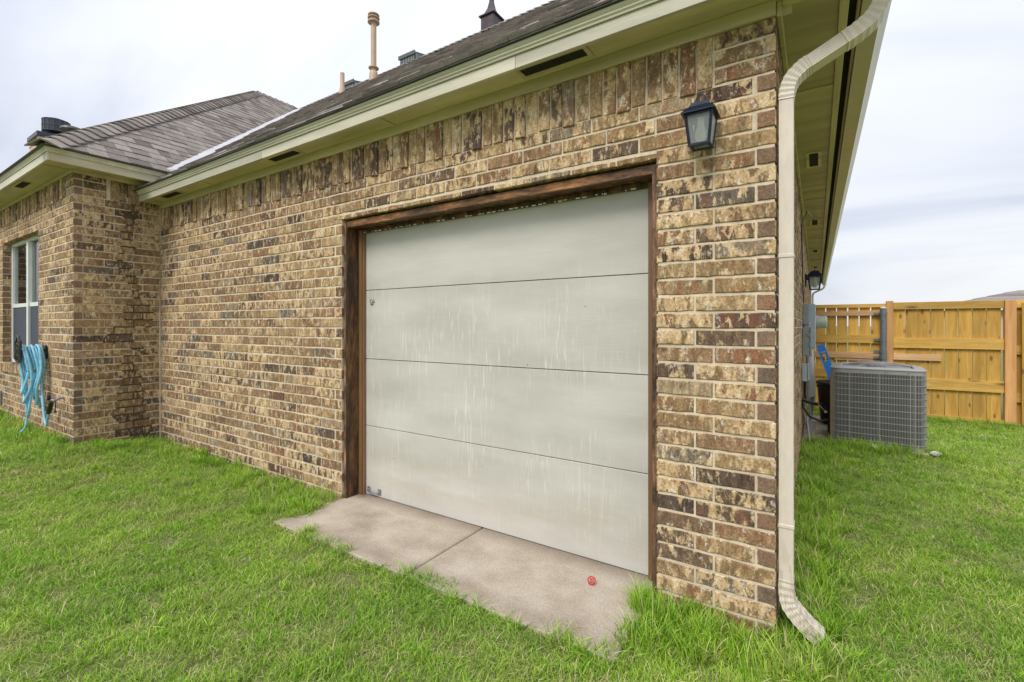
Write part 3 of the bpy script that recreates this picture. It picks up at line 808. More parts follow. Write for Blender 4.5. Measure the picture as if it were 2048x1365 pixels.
# ------------------------------------------------------------------ roof
P = 0.8
def slab(name, pts, th, mat='asphalt_shingle', parent=None):
    n = len(pts); pts = [Vector(p) for p in pts]
    nr = (pts[1] - pts[0]).cross(pts[2] - pts[0]).normalized()
    if nr.z < 0: pts = pts[::-1]; nr = -nr
    b = MB(); b.add([p for p in pts] + [p - nr * th for p in pts], [tuple(range(n)), tuple(range(2 * n - 1, n - 1, -1))] + [(i, i + n, (i + 1) % n + n, (i + 1) % n) for i in range(n)])
    return b
ZE = 2.810; ZEW = 3.015; RZ = ZEW + P * 4.29   # eave and ridge heights
RY = -0.24 + (RZ - ZE) / P
RXE = -3.1
deck = MB()
def addslab(pts, th=0.02):
    s_ = slab('', pts, th); deck.add(s_.v, s_.f)
ex, ey = -6.11, -0.24
# front slope of the garage block
addslab([(-5.88, ey, ZE), (0.3, ey, ZE), (RXE, RY, RZ), (-10.2, RY, RZ), (-5.655, ey, ZE)][:4])
addslab([(-6.11, ey, ZE), (-5.88, ey, ZE), (-5.88, 0.0, ZE + P * 0.27), (-6.11, 0.0, ZE + P * 0.27)])
addslab([(0.3, ey, ZE), (0.3, 17.0, ZE), (RXE, 13.5, RZ), (RXE, RY, RZ)])
addslab([(0.3, 17.0, ZE), (-6.5, 17.0, ZE), (RXE, 13.5, RZ)])
addslab([(-6.5, 17.0, ZE), (-6.5, RY * 2, ZE), (RXE, RY, RZ), (RXE, 13.5, RZ)])
addslab([(RXE, RY, RZ), (-6.5, 2 * RY - ey, ZE), (-14.5, 2 * RY - ey, ZE), (-10.2, RY, RZ)])
# wing
ewx, ewy = WX + 0.27, WY - 0.27
pkx, pky = ewx - 4.29, ewy + 4.29
addslab([(ewx, ewy, ZEW), (ewx, 0.0, ZEW), (pkx, RY, RZ), (pkx, pky, RZ)])
addslab([(ewx, ewy, ZEW), (pkx, pky, RZ), (pkx - 4.29, ewy, ZEW)])
addslab([(pkx - 4.29, ewy, ZEW), (pkx, pky, RZ), (pkx, 9, RZ), (pkx - 4.29, 9, ZEW)])
roof = hp('roof', deck, 'asphalt_shingle')
shing = []   # (verts, area)
def lay(org, e, g, ln, interval, expo=0.143, wmin=0.09, wmax=0.19, tj=(0, 0, 0.004, 0.005)):
    org, e, g = Vector(org), Vector(e).normalized(), Vector(g).normalized(); n = e.cross(g).normalized()
    if n.z < 0: n = -n
    j = 0
    while j * expo < ln:
        d0, d1 = j * expo, min(ln, (j + 1) * expo)
        a0, b0 = interval(d0); a1, b1 = interval(d1)
        x = min(a0, a1) - rnd.random() * 0.1
        while x < max(b0, b1):
            w = rnd.uniform(wmin, wmax)
            p0, p1 = max(x, a0), min(x + w - 0.004, b0); q0, q1 = max(x, a1), min(x + w - 0.004, b1)
            if p1 - p0 > 0.01 or q1 - q0 > 0.01:
                p1 = max(p0, p1); q1 = max(q0, q1)
                th = 0.009 + rnd.choice(tj) ; tb = 0.001
                dd = rnd.uniform(-0.004, 0.002)
                f_ = lambda t_, d_, h_: tuple(org + e * t_ + g * d_ + n * h_)
                vs = [f_(p0, d0 + dd, 0), f_(p1, d0 + dd, 0), f_(q1, d1, 0), f_(q0, d1, 0), f_(p0, d0 + dd, th), f_(p1, d0 + dd, th), f_(q1, d1 + 0.006, tb + 0.003), f_(q0, d1 + 0.006, tb + 0.003)]
                c = Vector(vs[4]) * 0.5 + Vector(vs[6]) * 0.5; ar = 0
                if inview(c, 0):
                    pp = [pix(vs[i]) for i in (4, 5, 6, 7)]
                    if all(pp):
                        ar = abs(sum(pp[i][0] * pp[(i + 1) % 4][1] - pp[(i + 1) % 4][0] * pp[i][1] for i in range(4))) / 2
                        if n.dot(Vector((CX, CY, CZ)) - c) < 0: ar = 0
                shing.append((vs, ar))
            x += w
        j += 1
SF = [(0, 3, 2, 1), (4, 5, 6, 7), (0, 1, 5, 4), (1, 2, 6, 5), (2, 3, 7, 6), (3, 0, 4, 7)]
k_ = math.sqrt(1 + P * P)
# wing slope facing +x
lay((ewx + 0.02, 0, ZEW), (0, 1, 0), (-1, 0, P), 4.29 * k_, lambda d_: (ewy + d_ / k_, min(0.02, 1) + d_ / k_ * (RY - 0.0) / 4.29 + 0.03))
# garage front slope
def iv(d_):
    r = d_ / k_
    left = -6.11 if r < 0.26 else -5.62 - r
    return left, 0.3 - r * (3.4 / (RY - ey))
lay((0, ey - 0.02, ZE), (1, 0, 0), (0, 1, P), (RY - ey) * k_, iv, wmin=0.10, wmax=0.30, tj=(-0.008, -0.004, 0.0, 0.006, 0.012))
# ridge/hip cap shingles
def caps(p0, p1, wid=0.15, step=0.14, sidez=-0.5):
    p0, p1 = Vector(p0), Vector(p1); t = (p1 - p0); ln = t.length; t.normalize()
    sd = t.cross(Vector((0, 0, 1))).normalized(); up = sd.cross(t); res = []
    n = int(ln / step)
    for i in range(n):
        a = p0 + t * (i * step); bq = p0 + t * (i * step + step + 0.05)
        b = MB(); ring = []
        for q, h in ((a, 0.042), (bq, 0.014)):
            for s_, dz in ((-wid, -wid * -sidez * -1), (-wid * .35, -0.02), (0, 0.0), (wid * .35, -0.02), (wid, sidez * wid)):
                dz2 = sidez * wid if abs(s_) == wid else (sidez * wid * .2 if s_ else 0)
                ring.append(q + sd * s_ + up * (dz2 + h))
            for s_ in (wid, 0, -wid):
                ring.append(q + sd * s_ + up * ((sidez * wid if s_ else 0) + h - 0.010))
        b.add(ring, [(i_, (i_ + 1) % 8, (i_ + 1) % 8 + 8, i_ + 8) for i_ in range(8)] + [(7, 6, 5, 4, 3, 2, 1, 0), tuple(range(8, 16))])
        res.append(b)
    return res
hipcaps = caps((ewx + 0.02, ewy - 0.02, ZEW), (pkx, pky, RZ + 0.01), 0.145, 0.135, -0.5)
ridgecaps = caps((pkx, pky, RZ), (pkx, RY, RZ), 0.14, 0.135, -0.75)
for b in hipcaps + ridgecaps:
    link('ridge_cap', b.mesh('ridge_cap', 'asphalt_shingle'), roof)
b = MB()
for q in caps((-10.0, RY, RZ), (RXE, RY, RZ), 0.14, 0.135, -0.6): b.cur = rnd.random(); b.add(q.v, q.f)
o = hp('ridge_caps', b, 'asphalt_shingle', rv=True, parent=roof); o['kind'] = 'stuff'; o['rv'] = 0.0
order = sorted(range(len(shing)), key=lambda i: -shing[i][1]); top = set(order[:300]); rs = MB()
for i, (vs, a) in enumerate(shing):
    if i in top and a > 0:
        b = MB(); b.add(vs, SF); link('shingle', b.mesh('shingle', 'asphalt_shingle'), roof)
    else: rs.cur = rnd.random(); rs.add(vs, SF)
o = hp('shingles', rs, 'asphalt_shingle', rv=True, parent=roof); o['kind'] = 'stuff'; o['rv'] = 0.0
# valley flashing
va = Vector((-5.88, 0.0, ZEW + 0.02)); vb = Vector((pkx, RY, RZ + 0.02))
dv = (vb - va); sdv = Vector((1, 1, 0)).normalized()
b = MB(); w_ = 0.085
b.add([va - sdv * w_ + Vector((0, 0, 0.035)), va + sdv * w_ + Vector((0, 0, 0.035)), vb + sdv * w_ + Vector((0, 0, 0.035)), vb - sdv * w_ + Vector((0, 0, 0.035)),
       va - sdv * w_ - Vector((0, 0, 0.0)), va + sdv * w_ - Vector((0, 0, 0.0)), vb + sdv * w_ - Vector((0, 0, 0.0)), vb - sdv * w_ - Vector((0, 0, 0.0))], SF)
hp('valley_flashing', b, 'flashing_metal', parent=roof)

# roof furniture (parts of the house)
yz = lambda y: ZE + P * (y - ey)
y0 = 3.95; z0 = yz(y0)
b = MB(); b.lathe((-7.17, y0, z0), [(0.10, -0.12), (0.085, 0.10), (0.075, 0.16), (0.055, 0.18), (0.055, 1.16)], 18); vp = hp('vent_pipe', b, 'vent_pipe_paint', smooth=True)
b = MB(); b.lathe((-7.17, y0, z0), [(0.055, 0.22), (0.10, 0.225), (0.10, 0.24), (0.055, 0.26)], 18); hp('pipe_collar', b, 'vent_pipe_paint', smooth=True, parent=vp)
b = MB(); b.lathe((-7.17, y0, z0), [(0.056, 1.12), (0.115, 1.125), (0.115, 1.15), (0.08, 1.155), (0.08, 1.20), (0.115, 1.205), (0.115, 1.22), (0.08, 1.24), (0.08, 1.26), (0.11, 1.262), (0.11, 1.28), (0.03, 1.31)], 20); hp('pipe_cap', b, 'vent_pipe_paint', smooth=True, parent=vp)
yq = 4.0; zq = yz(yq)
b = MB(); b.lathe((-8.20, yq, zq), [(0.09, -0.1), (0.05, 0.12), (0.045, 0.13), (0.045, 0.42)], 14); hp('vent_pipe', b, 'vent_pipe_paint', smooth=True)['label'] = 'short pale pipe'
def roofvent(x, y, z):
    b = MB(); b.add([(x - .2, y - .25, z - .1), (x + .2, y - .25, z - .1), (x + .2, y + .12, z - .1), (x - .2, y + .12, z - .1), (x - .2, y - .25, z + .10), (x + .2, y - .25, z + .10), (x + .2, y + .12, z + .20), (x - .2, y + .12, z + .20)], SF)
    b.box(x - .22, x + .22, y - .28, y - .255, z + .04, z + .11)
    o = hp('roof_vent', b, 'roof_vent_metal')
    g = MB()
    for i in range(9): g.box(x - .18 + i * .043, x - .165 + i * .043, y - .262, y - .2505, z - .06, z + .035)
    for i in range(7): g.box(x + .2005, x + .206, y - .22 + i * .045, y - .20 + i * .045, z - .06, z + .07)
    hp('louvre', g, 'galvanised', parent=o)
roofvent(-6.50, 4.45, RZ + 0.03); roofvent(-8.35, 4.5, RZ + 0.03)
# spire
b = MB(); sx_, sy_ = -4.78, 4.60
b.box(sx_ - .14, sx_ + .14, sy_ - .14, sy_ + .14, RZ - 0.3, RZ + 0.42, 0.004); b.box(sx_ - .17, sx_ + .17, sy_ - .17, sy_ + .17, RZ + 0.42, RZ + 0.445, 0.003)
sp_ = hp('roof_spire', b, 'copper_dark')
b = MB(); pr = [(0.19, 0.445), (0.13, 0.50), (0.075, 0.60), (0.045, 0.72), (0.034, 0.95), (0.025, 1.3), (0.006, 1.7)]
for (w0, h0), (w1, h1) in zip(pr, pr[1:]): b.frustum((sx_, sy_, RZ), w0 * 1.5, w1 * 1.5, h0, h1)
hp('spire_point', b, 'copper_dark', parent=sp_)
# chimney
b = MB(); b.box(-12.64, -12.02, 0.21, 0.85, 3.6, 4.87); ch = hp('chimney', b, 'chimney_siding')
b = MB()
for zl in (4.66, 4.76): b.box(-12.65, -12.008, 0.20, 0.86, zl, zl + 0.02)
hp('chimney_trim', b, 'chimney_siding', parent=ch)
b = MB(); b.box(-12.67, -11.99, 0.18, 0.88, 4.872, 4.955, 0.004); hp('chimney_pan', b, 'chimney_metal', parent=ch)
b = MB(); b.lathe((-12.33, 0.52, 4.957), [(0.10, 0), (0.10, 0.10), (0.20, 0.125), (0.20, 0.36), (0.10, 0.40)], 24); hp('chimney_cap', b, 'chimney_metal', smooth=True, parent=ch)
b = MB()
for i in range(16):
    a = 2 * math.pi * i / 16; x_, y_ = -12.33 + .203 * math.cos(a), 0.52 + .203 * math.sin(a); b.tube([(x_, y_, 5.085), (x_, y_, 5.315)], 0.006, 5)
for zr in (5.087, 5.20, 5.312):
    b.tube([(-12.33 + .205 * math.cos(2 * math.pi * i / 20), .52 + .205 * math.sin(2 * math.pi * i / 20), zr) for i in range(21)], 0.006, 5)
hp('cap_mesh', b, 'roof_vent_metal', parent=ch)
b = MB(); b.lathe((-11.5, 0.55, 4.2), [(0.06, 0), (0.06, 0.74), (0.17, 0.76), (0.16, 0.80), (0.04, 0.84)], 20); hp('vent_pipe', b, 'roof_vent_metal', smooth=True)['label'] = 'dark mushroom capped vent pipe'

# ------------------------------------------------------------------ garage door and its frame
gd = hp('garage_door', MB().box(-2.86, -0.55, 0.215, 0.23, -0.03, 2.19), 'door_paint')
zs = [0.004, 0.5395, 1.064, 1.603, 2.135]
for i in range(4):
    b = MB(); b.box(-2.855, -0.56, 0.177, 0.213, zs[i] + (0.004 if i else 0.0), zs[i + 1] - 0.0005, 0.0018)
    hp('door_panel', b, 'door_paint', parent=gd)
b = MB(); b.box(-2.85, -0.565, 0.181, 0.212, -0.004, 0.006); hp('bottom_seal', b, 'black_rubber', parent=gd)
b = MB()   # lift handle
b.tube([(-2.795, 0.172, 0.045), (-2.79, 0.155, 0.043), (-2.765, 0.147, 0.040), (-2.72, 0.147, 0.038), (-2.695, 0.155, 0.038), (-2.685, 0.172, 0.040)], [.009, .008, .007, .007, .008, .010], 8)
for hx in (-2.80, -2.678): b.box(hx - 0.016, hx + 0.016, 0.170, 0.1765, 0.02, 0.066, 0.003)
hp('door_handle', b, 'galvanised', parent=gd, smooth=True)
fr = hp('door_frame', MB().box(OX0 + 0.001, OX0 + 0.026, 0.026, 0.26, -0.0, OZ - 0.026, 0.002), 'jamb_wood')
hp('jamb_edge', MB().box(OX0 + 0.0015, OX0 + 0.023, 0.020, 0.0255, 0.002, OZ - 0.027, 0.001), 'jamb_face_wood', parent=fr)
b = MB(); b.box(OX0 + 0.027, OX0 + 0.058, 0.138, 0.150, 0.0, OZ - 0.06, 0.002); b.box(OX0 + 0.027, OX0 + 0.070, 0.1505, 0.174, 0.0, OZ - 0.06, 0.002); hp('door_stop', b, 'stop_wood', parent=fr)
hp('jamb', MB().box(OX1 - 0.030, OX1 - 0.001, 0.028, 0.26, -0.0, OZ - 0.026, 0.002), 'jamb_wood', parent=fr)
hp('jamb_edge', MB().box(OX1 - 0.027, OX1 - 0.0015, 0.022, 0.0275, 0.002, OZ - 0.027, 0.001), 'jamb_face_wood', parent=fr)
hp('door_stop', MB().box(OX1 - 0.085, OX1 - 0.031, 0.145, 0.174, 0.0, OZ - 0.06, 0.002), 'stop_wood', parent=fr)
hp('header_board', MB().box(OX0 + 0.001, OX1 - 0.001, 0.045, 0.26, OZ - 0.055, OZ - 0.008, 0.002), 'jamb_wood', parent=fr)
hp('header_edge', MB().box(OX0 + 0.001, OX1 - 0.001, 0.030, 0.044, OZ - 0.060, OZ - 0.012, 0.003), 'header_wood', parent=fr)
hp('header_stop', MB().box(OX0 + 0.06, OX1 - 0.032, 0.150, 0.1745, OZ - 0.086, OZ - 0.0555, 0.002), 'jamb_wood', parent=fr)  # darker wood than the door stops: recess shade put into the colour
b = MB()   # frayed seal flecks along the door head
x_ = OX0 + 0.08
while x_ < OX1 - 0.1:
    w = rnd.uniform(0.004, 0.03)
    if rnd.random() < 0.7: b.box(x_, x_ + w, 0.146, 0.149, OZ - 0.088 + rnd.uniform(-.003, .002), OZ - 0.084 + rnd.uniform(0, .004))
    x_ += w + rnd.uniform(0.002, 0.03)
o = hp('peeling_paint', b, 'white_metal', parent=fr); o['kind'] = 'stuff'
# debris pile at the jamb foot
# ------------------------------------------------------------------ window of the wing
yw = WY + 0.085
b = MB()
def bar(x0, x1, z0, z1, y0=yw, y1=yw + 0.05): b.box(x0, x1, y0, y1, z0, z1, 0.003)
bar(X0 + .002, X0 + .045, Z0 + .002, Z1 - .002); bar(X1 - .045, X1 - .002, Z0 + .002, Z1 - .002)
bar(X0 + .046, X1 - .046, Z1 - .045, Z1 - .002); bar(X0 + .046, X1 - .046, Z0 + .002, Z0 + .045)
xm = (X0 + X1) / 2; bar(xm - .035, xm + .035, Z0 + .046, Z1 - .046, yw - 0.012, yw + 0.05)
win = hp('window', b, 'window_vinyl')
zm_ = 1.59
for xa, xb in ((X0 + .046, xm - .036), (xm + .036, X1 - .046)):
    b = MB(); b.box(xa, xb, yw + 0.004, yw + 0.045, zm_ - .025, zm_ + .025, 0.003); hp('meeting_rail', b, 'window_vinyl', parent=win)
    b = MB(); b.box(xa, xb, yw + 0.028, yw + 0.033, zm_ + .026, Z1 - .046); hp('window_pane', b, 'window_glass', parent=win)
    b = MB(); b.box(xa, xb, yw + 0.012, yw + 0.016, Z0 + .046, zm_ - .026); hp('insect_screen', b, 'insect_screen', parent=win)
b = MB()   # dark room behind
for bx in ((X0 - .5, X1 + .5, 1.5, 1.55, 0.3, 2.8), (X0 - .55, X0 - .5, WY + .2, 1.5, 0.3, 2.8), (X1 + .5, X1 + .55, WY + .2, 1.5, 0.3, 2.8), (X0 - .5, X1 + .5, WY + .2, 1.5, 0.25, 0.3), (X0 - .5, X1 + .5, WY + .2, 1.5, 2.8, 2.85)): b.box(*bx)
hp('room', b, 'interior_dark')
b = MB(); vs = []; n = 30
for i in range(n + 1):
    x_ = X1 - 0.42 + 0.38 * i / n; y_ = yw + 0.12 + 0.02 * math.sin(i * 1.3); vs += [(x_, y_, 0.9), (x_ - 0.1 * (1 if i < 5 else 0), y_, 2.05)]
b.add(vs, [(2 * i, 2 * i + 2, 2 * i + 3, 2 * i + 1) for i in range(n)]); hp('curtain', b, 'curtain_cloth', parent=win)

# ------------------------------------------------------------------ slab
def slab_obj(x0, x1, y0, y1):
    b = MB(); b.box(x0, x1, y0, y1, -0.14, 0.0, 0.006)
    return b
apron = MB().box(-2.95, -1.70, -0.515, 0.24, -0.14, 0.0, 0.006).obj('concrete_apron', 'concrete'); tag(apron, kind='structure')
s2 = MB().box(-1.692, -0.53, -0.515, 0.24, -0.14, 0.0, 0.006).obj('concrete_apron', 'concrete'); tag(s2, kind='structure')
jt = MB().box(-1.6995, -1.6925, -0.515, 0.2, -0.10, -0.006).obj('expansion_joint', 'expansion_joint', apron)

# ------------------------------------------------------------------ lanterns
def lantern(loc, rz, label, sc=1.0):
    t = empty('wall_lantern', loc, rz)
    tag(t, label, 'wall light', 'black wall lanterns')
    def q(n_, b, m, s_=False, par=None): return link(n_, b.mesh(n_, m, s_), par or t)
    # local: wall at y=0, lantern hangs toward -y; body centre y=-0.105
    yc = -0.105
    b = MB(); b.box(-0.055, 0.055, -0.018, 0.0, -0.07, 0.10, 0.006); q('back_plate', b, 'lantern_paint')
    b = MB(); b.tube([(0, -0.01, 0.06), (0, -0.045, 0.075), (0, -0.075, 0.10), (0, yc, 0.115)], 0.008, 8); b.box(-0.02, 0.02, -0.075, -0.012, 0.02, 0.05, 0.004); q('arm', b, 'lantern_paint', True)
    b = MB()
    for (w0, h0), (w1, h1) in (((0.178, 0.062), (0.178, 0.068)), ((0.178, 0.068), (0.128, 0.096)), ((0.128, 0.096), (0.108, 0.104)), ((0.108, 0.104), (0.085, 0.128)), ((0.085, 0.128), (0.05, 0.134)), ((0.02, 0.134), (0.02, 0.142))):
        b.frustum((0, yc, 0), w0, w1, h0, h1)
    q('lantern_roof', b, 'lantern_paint')
    b = MB(); b.tube([(0.022 * math.sin(a), yc, 0.160 - 0.022 * math.cos(a)) for a in [2 * math.pi * i / 20 for i in range(21)]], 0.003, 6, up=(0, 1, 0)); q('ring', b, 'lantern_paint', True)
    b = MB(); wt, wb, zt, zb = 0.068, 0.050, 0.061, -0.105
    for a, c in ((-1, -1), (1, -1), (1, 1), (-1, 1)):
        b.sweep([(a * wb, yc + c * wb, zb), (a * wt, yc + c * wt, zt)], [(-.006, -.006), (.006, -.006), (.006, .006), (-.006, .006)])
    for z_, w in ((zb, wb), (zt - 0.004, wt)):
        b.box(-w - .006, w + .006, yc - w - .006, yc - w + .006, z_ - .005, z_ + .005); b.box(-w - .006, w + .006, yc + w - .006, yc + w + .006, z_ - .005, z_ + .005)
        b.box(-w - .006, -w + .006, yc - w + .006, yc + w - .006, z_ - .005, z_ + .005); b.box(w - .006, w + .006, yc - w + .006, yc + w - .006, z_ - .005, z_ + .005)
    q('cage', b, 'lantern_paint')
    for s_ in range(4):
        a = s_ * math.pi / 2; ca, sa = math.cos(a), math.sin(a)
        pts = [(-wb, -wb, zb), (wb, -wb, zb), (wt, -wt, zt), (-wt, -wt, zt)]
        pts = [(x * ca - y * sa, yc + x * sa + y * ca, z_) for x, y, z_ in pts]
        nn = Vector((sa, -ca, 0)) * 0.002
        b = MB(); b.add(pts + [tuple(Vector(p) - nn) for p in pts], SF); q('glass_pane', b, 'frosted_glass')
    b = MB(); b.lathe((0, yc, 0), [(0.018, 0.055), (0.018, 0.02), (0.014, 0.015)], 12); q('socket', b, 'white_metal', True)
    b = MB(); b.lathe((0, yc, 0), [(0.006, 0.035), (0.017, 0.03), (0.020, 0.0), (0.030, -0.025), (0.031, -0.06), (0.015, -0.08)][::-1], 16); q('bulb', b, 'bulb_glass', True)
    t.scale = (sc, sc, sc)
    return t
lantern((-0.287, -0.002, 2.212), 0, 'black wall lantern with frosted glass on the brick beside the garage door', 0.80)
lantern((0.002, 5.95, 1.98), R(90), 'black wall lantern far along the side wall above the meter boxes', 1.15)

# ------------------------------------------------------------------ downspouts
def rect_prof(w, dp, rib=True):
    pts = []
    def edge(ax, ay, bx, by, nx_, ny_, n):
        for i in range(n):
            t_ = i / n; r_ = 0.0009 * (1 if (i % 2) else 0) if rib else 0
            pts.append((ax + (bx - ax) * t_ - nx_ * r_, ay + (by - ay) * t_ - ny_ * r_))
    edge(-w, -dp, w, -dp, 0, -1, 8); edge(w, -dp, w, dp, 1, 0, 10); edge(w, dp, -w, dp, 0, 1, 8); edge(-w, dp, -w, -dp, -1, 0, 10)
    return pts
def downspout(y, label, zlow):
    t = empty('downspout', (0, y, 0)); tag(t, label, 'downspout', 'beige downspouts')
    def q(n_, b, m='downspout_paint', s_=False): return link(n_, b.mesh(n_, m, s_), t)
    W2, D2 = 0.0268, 0.037; xc = 0.036
    pr = rect_prof(D2, W2)      # sweep along z: side axis = y
    def sw(path, sc=1.0):
        b = MB(); path = [Vector(p) for p in path]; vs = []; k = len(pr)
        for i, p in enumerate(path):
            tn = (path[min(i + 1, len(path) - 1)] - path[max(i - 1, 0)]).normalized()
            ax = Vector((0, 1, 0)); ox = tn.cross(ax).normalized()
            s_ = sc[i] if isinstance(sc, list) else sc
            for a, c in pr: vs.append(p + ax * a * s_ + ox * c * s_)
        fs = [(i * k + j, i * k + (j + 1) % k, (i + 1) * k + (j + 1) % k, (i + 1) * k + j) for i in range(len(path) - 1) for j in range(k)]
        return b.add(vs, fs + [tuple(range(k))[::-1], tuple(range((len(path) - 1) * k, len(path) * k))])
    q('pipe', sw([(xc, 0, 0.20), (xc, 0, 2.318)]))
    def elbow(pts):
        # smooth arc with crimped folds
        P_ = [Vector(p) for p in pts]; out = []; sc = []
        n = len(P_)
        m_ = 18
        for i in range(m_ + 1):
            u = i / m_ * (n - 1)
            a = min(int(u), n - 2); f_ = u - a
            p0, p1, p2, p3 = P_[max(a - 1, 0)], P_[a], P_[a + 1], P_[min(a + 2, n - 1)]
            out.append(0.5 * ((2 * p1) + (p2 - p0) * f_ + (2 * p0 - 5 * p1 + 4 * p2 - p3) * f_ ** 2 + (3 * p1 - p0 - 3 * p2 + p3) * f_ ** 3))
            sc.append(1.02 if i % 2 else 1.09)
        return sw(out, sc)
    q('elbow', elbow([(xc, 0, 2.30), (xc + .004, 0, 2.345), (xc + .022, 0, 2.39), (xc + .06, 0, 2.425), (xc + .085, 0, 2.438)]))
    q('offset_pipe', sw([(xc + .075, 0, 2.433), (xc + .225, 0, 2.505)]))
    q('elbow', elbow([(xc + .205, 0, 2.495), (xc + .255, 0, 2.522), (xc + .30, 0, 2.56), (xc + .325, 0, 2.615), (xc + .330, 0, 2.71)]))
    q('elbow', elbow([(xc, 0, 0.235), (xc, 0, 0.185), (xc + .008, 0, 0.135), (xc + .035, 0, 0.095), (xc + .075, 0, 0.055), (xc + .120, 0, zlow + .008)]))
    for zb in (0.46, 1.62):
        b = MB(); b.box(xc - W2 - .003, xc + W2 + .003, -D2 - .003, D2 + .003, zb, zb + 0.016, 0.002)
        q('strap', b)
    b = MB(); b.box(xc - .02, xc + .02, -.02, .02, 2.69, 2.72); q('outlet', b)
    return t
downspout(0.062, 'beige ribbed downspout at the brick corner with its outlet in the grass', 0.012)
downspout(16.3, 'beige downspout at the far end of the side wall', 0.0)

# ------------------------------------------------------------------ side wall services
def thing(name, loc, label, cat, group=None, rz=0):
    t = empty(name, loc, rz); return tag(t, label, cat, group)
def Q(t, n_, b, m, s_=False, par=None): return link(n_, b.mesh(n_, m, s_), par or t)
t = thing('electric_meter', (0, 4.95, 1.1), 'pale grey electric meter box with round glass meter on the side wall', 'electric meter')
b = MB(); b.box(0.002, 0.135, -0.14, 0.14, -0.06, 0.50, 0.006); Q(t, 'meter_box', b, 'light_grey_box_paint')
b = MB(); b.box(0.0, 0.07, -0.30, -0.16, 0.24, 0.50, 0.005); Q(t, 'relay_box', b, 'grey_box_paint')
b = MB(); vs = []
for rr, xx in ((0.088, 0.136), (0.088, 0.16), (0.078, 0.165), (0.076, 0.245), (0.06, 0.26)):
    for i in range(20): vs.append((xx, rr * math.cos(i * math.pi / 10), 0.27 + rr * math.sin(i * math.pi / 10)))
b.add(vs, [(r_ * 20 + i, r_ * 20 + (i + 1) % 20, r_ * 20 + 20 + (i + 1) % 20, r_ * 20 + 20 + i) for r_ in range(4) for i in range(20)] + [tuple(range(80, 100))]); Q(t, 'meter_dome', b, 'meter_glass_body', True)
b = MB(); b.box(0.2585, 0.2625, -0.04, 0.04, 0.25, 0.30, 0.001); Q(t, 'meter_face', b, 'meter_face')
b = MB(); b.tube([(0.03, -0.23, 0.24), (0.035, -0.24, 0.17), (0.06, -0.23, 0.12), (0.075, -0.2, 0.16), (0.07, -0.17, 0.26)], 0.004, 6); Q(t, 'wire', b, 'white_metal', True)
t = thing('breaker_box', (0, 4.50, 1.06), 'dark grey hinged breaker box below the meter on the side wall', 'electrical box')
b = MB(); b.box(0.002, 0.075, -0.10, 0.12, -0.10, 0.24, 0.005); Q(t, 'box', b, 'grey_box_paint')
b = MB(); b.box(0.076, 0.098, -0.105, 0.125, -0.11, 0.25, 0.005); b.box(0.07, 0.082, -0.115, -0.105, 0.02, 0.06, 0.002); b.box(0.06, 0.09, -0.118, -0.106, 0.13, 0.17, 0.002); Q(t, 'lid', b, 'grey_box_paint')
t = thing('disconnect_box', (0, 4.15, 0.80), 'small pale blue-grey disconnect box low on the side wall', 'electrical box')
b = MB(); b.box(0.002, 0.060, -0.07, 0.08, -0.12, 0.08, 0.006); Q(t, 'box', b, 'light_grey_box_paint')
b = MB(); b.add([(0.062, -0.075, -0.10), (0.080, -0.075, -0.10), (0.080, 0.085, -0.10), (0.062, 0.085, -0.10), (0.062, -0.075, 0.09), (0.070, -0.075, 0.09), (0.070, 0.085, 0.09), (0.062, 0.085, 0.09)], SF); Q(t, 'cover', b, 'light_grey_box_paint')
b = MB(); b.tube([(0.03, 0, -0.12), (0.03, 0.0, -0.30), (0.05, 0.02, -0.38)], 0.014, 8); Q(t, 'conduit', b, 'black_plastic', True)
t = thing('conduit_pipe', (0.085, 4.80, -0.08), 'thick pale grey upright pipe under the meter box', 'pipe')
b = MB(); b.tube([(0, 0, 0), (0, 0, 0.5), (-0.015, 0.05, 1.10)], 0.045, 16); Q(t, 'pipe', b, 'pvc_grey', True)
b = MB(); b.tube([(0, 0, 0.06), (0, 0, 0.20)], 0.053, 16); Q(t, 'coupling', b, 'pvc_grey', True)
t = thing('thin_conduit', (0.03, 4.0, 0.0), 'thin dark rod leaning against the foot of the side wall', 'rod')
b = MB(); b.tube([(0.0, 0.15, 0.40), (0.02, 0.05, 0.30), (0.06, -0.1, -0.04)], 0.009, 8); Q(t, 'rod', b, 'grey_box_paint', True)
b = MB(); b.tube([(0.0, 0.155, 0.40), (0.004, 0.13, 0.37)], 0.014, 8); Q(t, 'connector', b, 'black_plastic', True)
t = thing('wall_cable', (0.012, 3.6, 0.9), 'thin black cable running up the side wall to the eave', 'cable')
b = MB(); b.tube([(0, 0.9, 0.7), (0, 0.5, 0.9), (0.003, 0.1, 1.2), (0.005, -0.3, 1.45), (0.05, -0.1, 1.62), (0.11, 1.3, 1.80)], 0.006, 6); Q(t, 'cable', b, 'black_plastic', True)
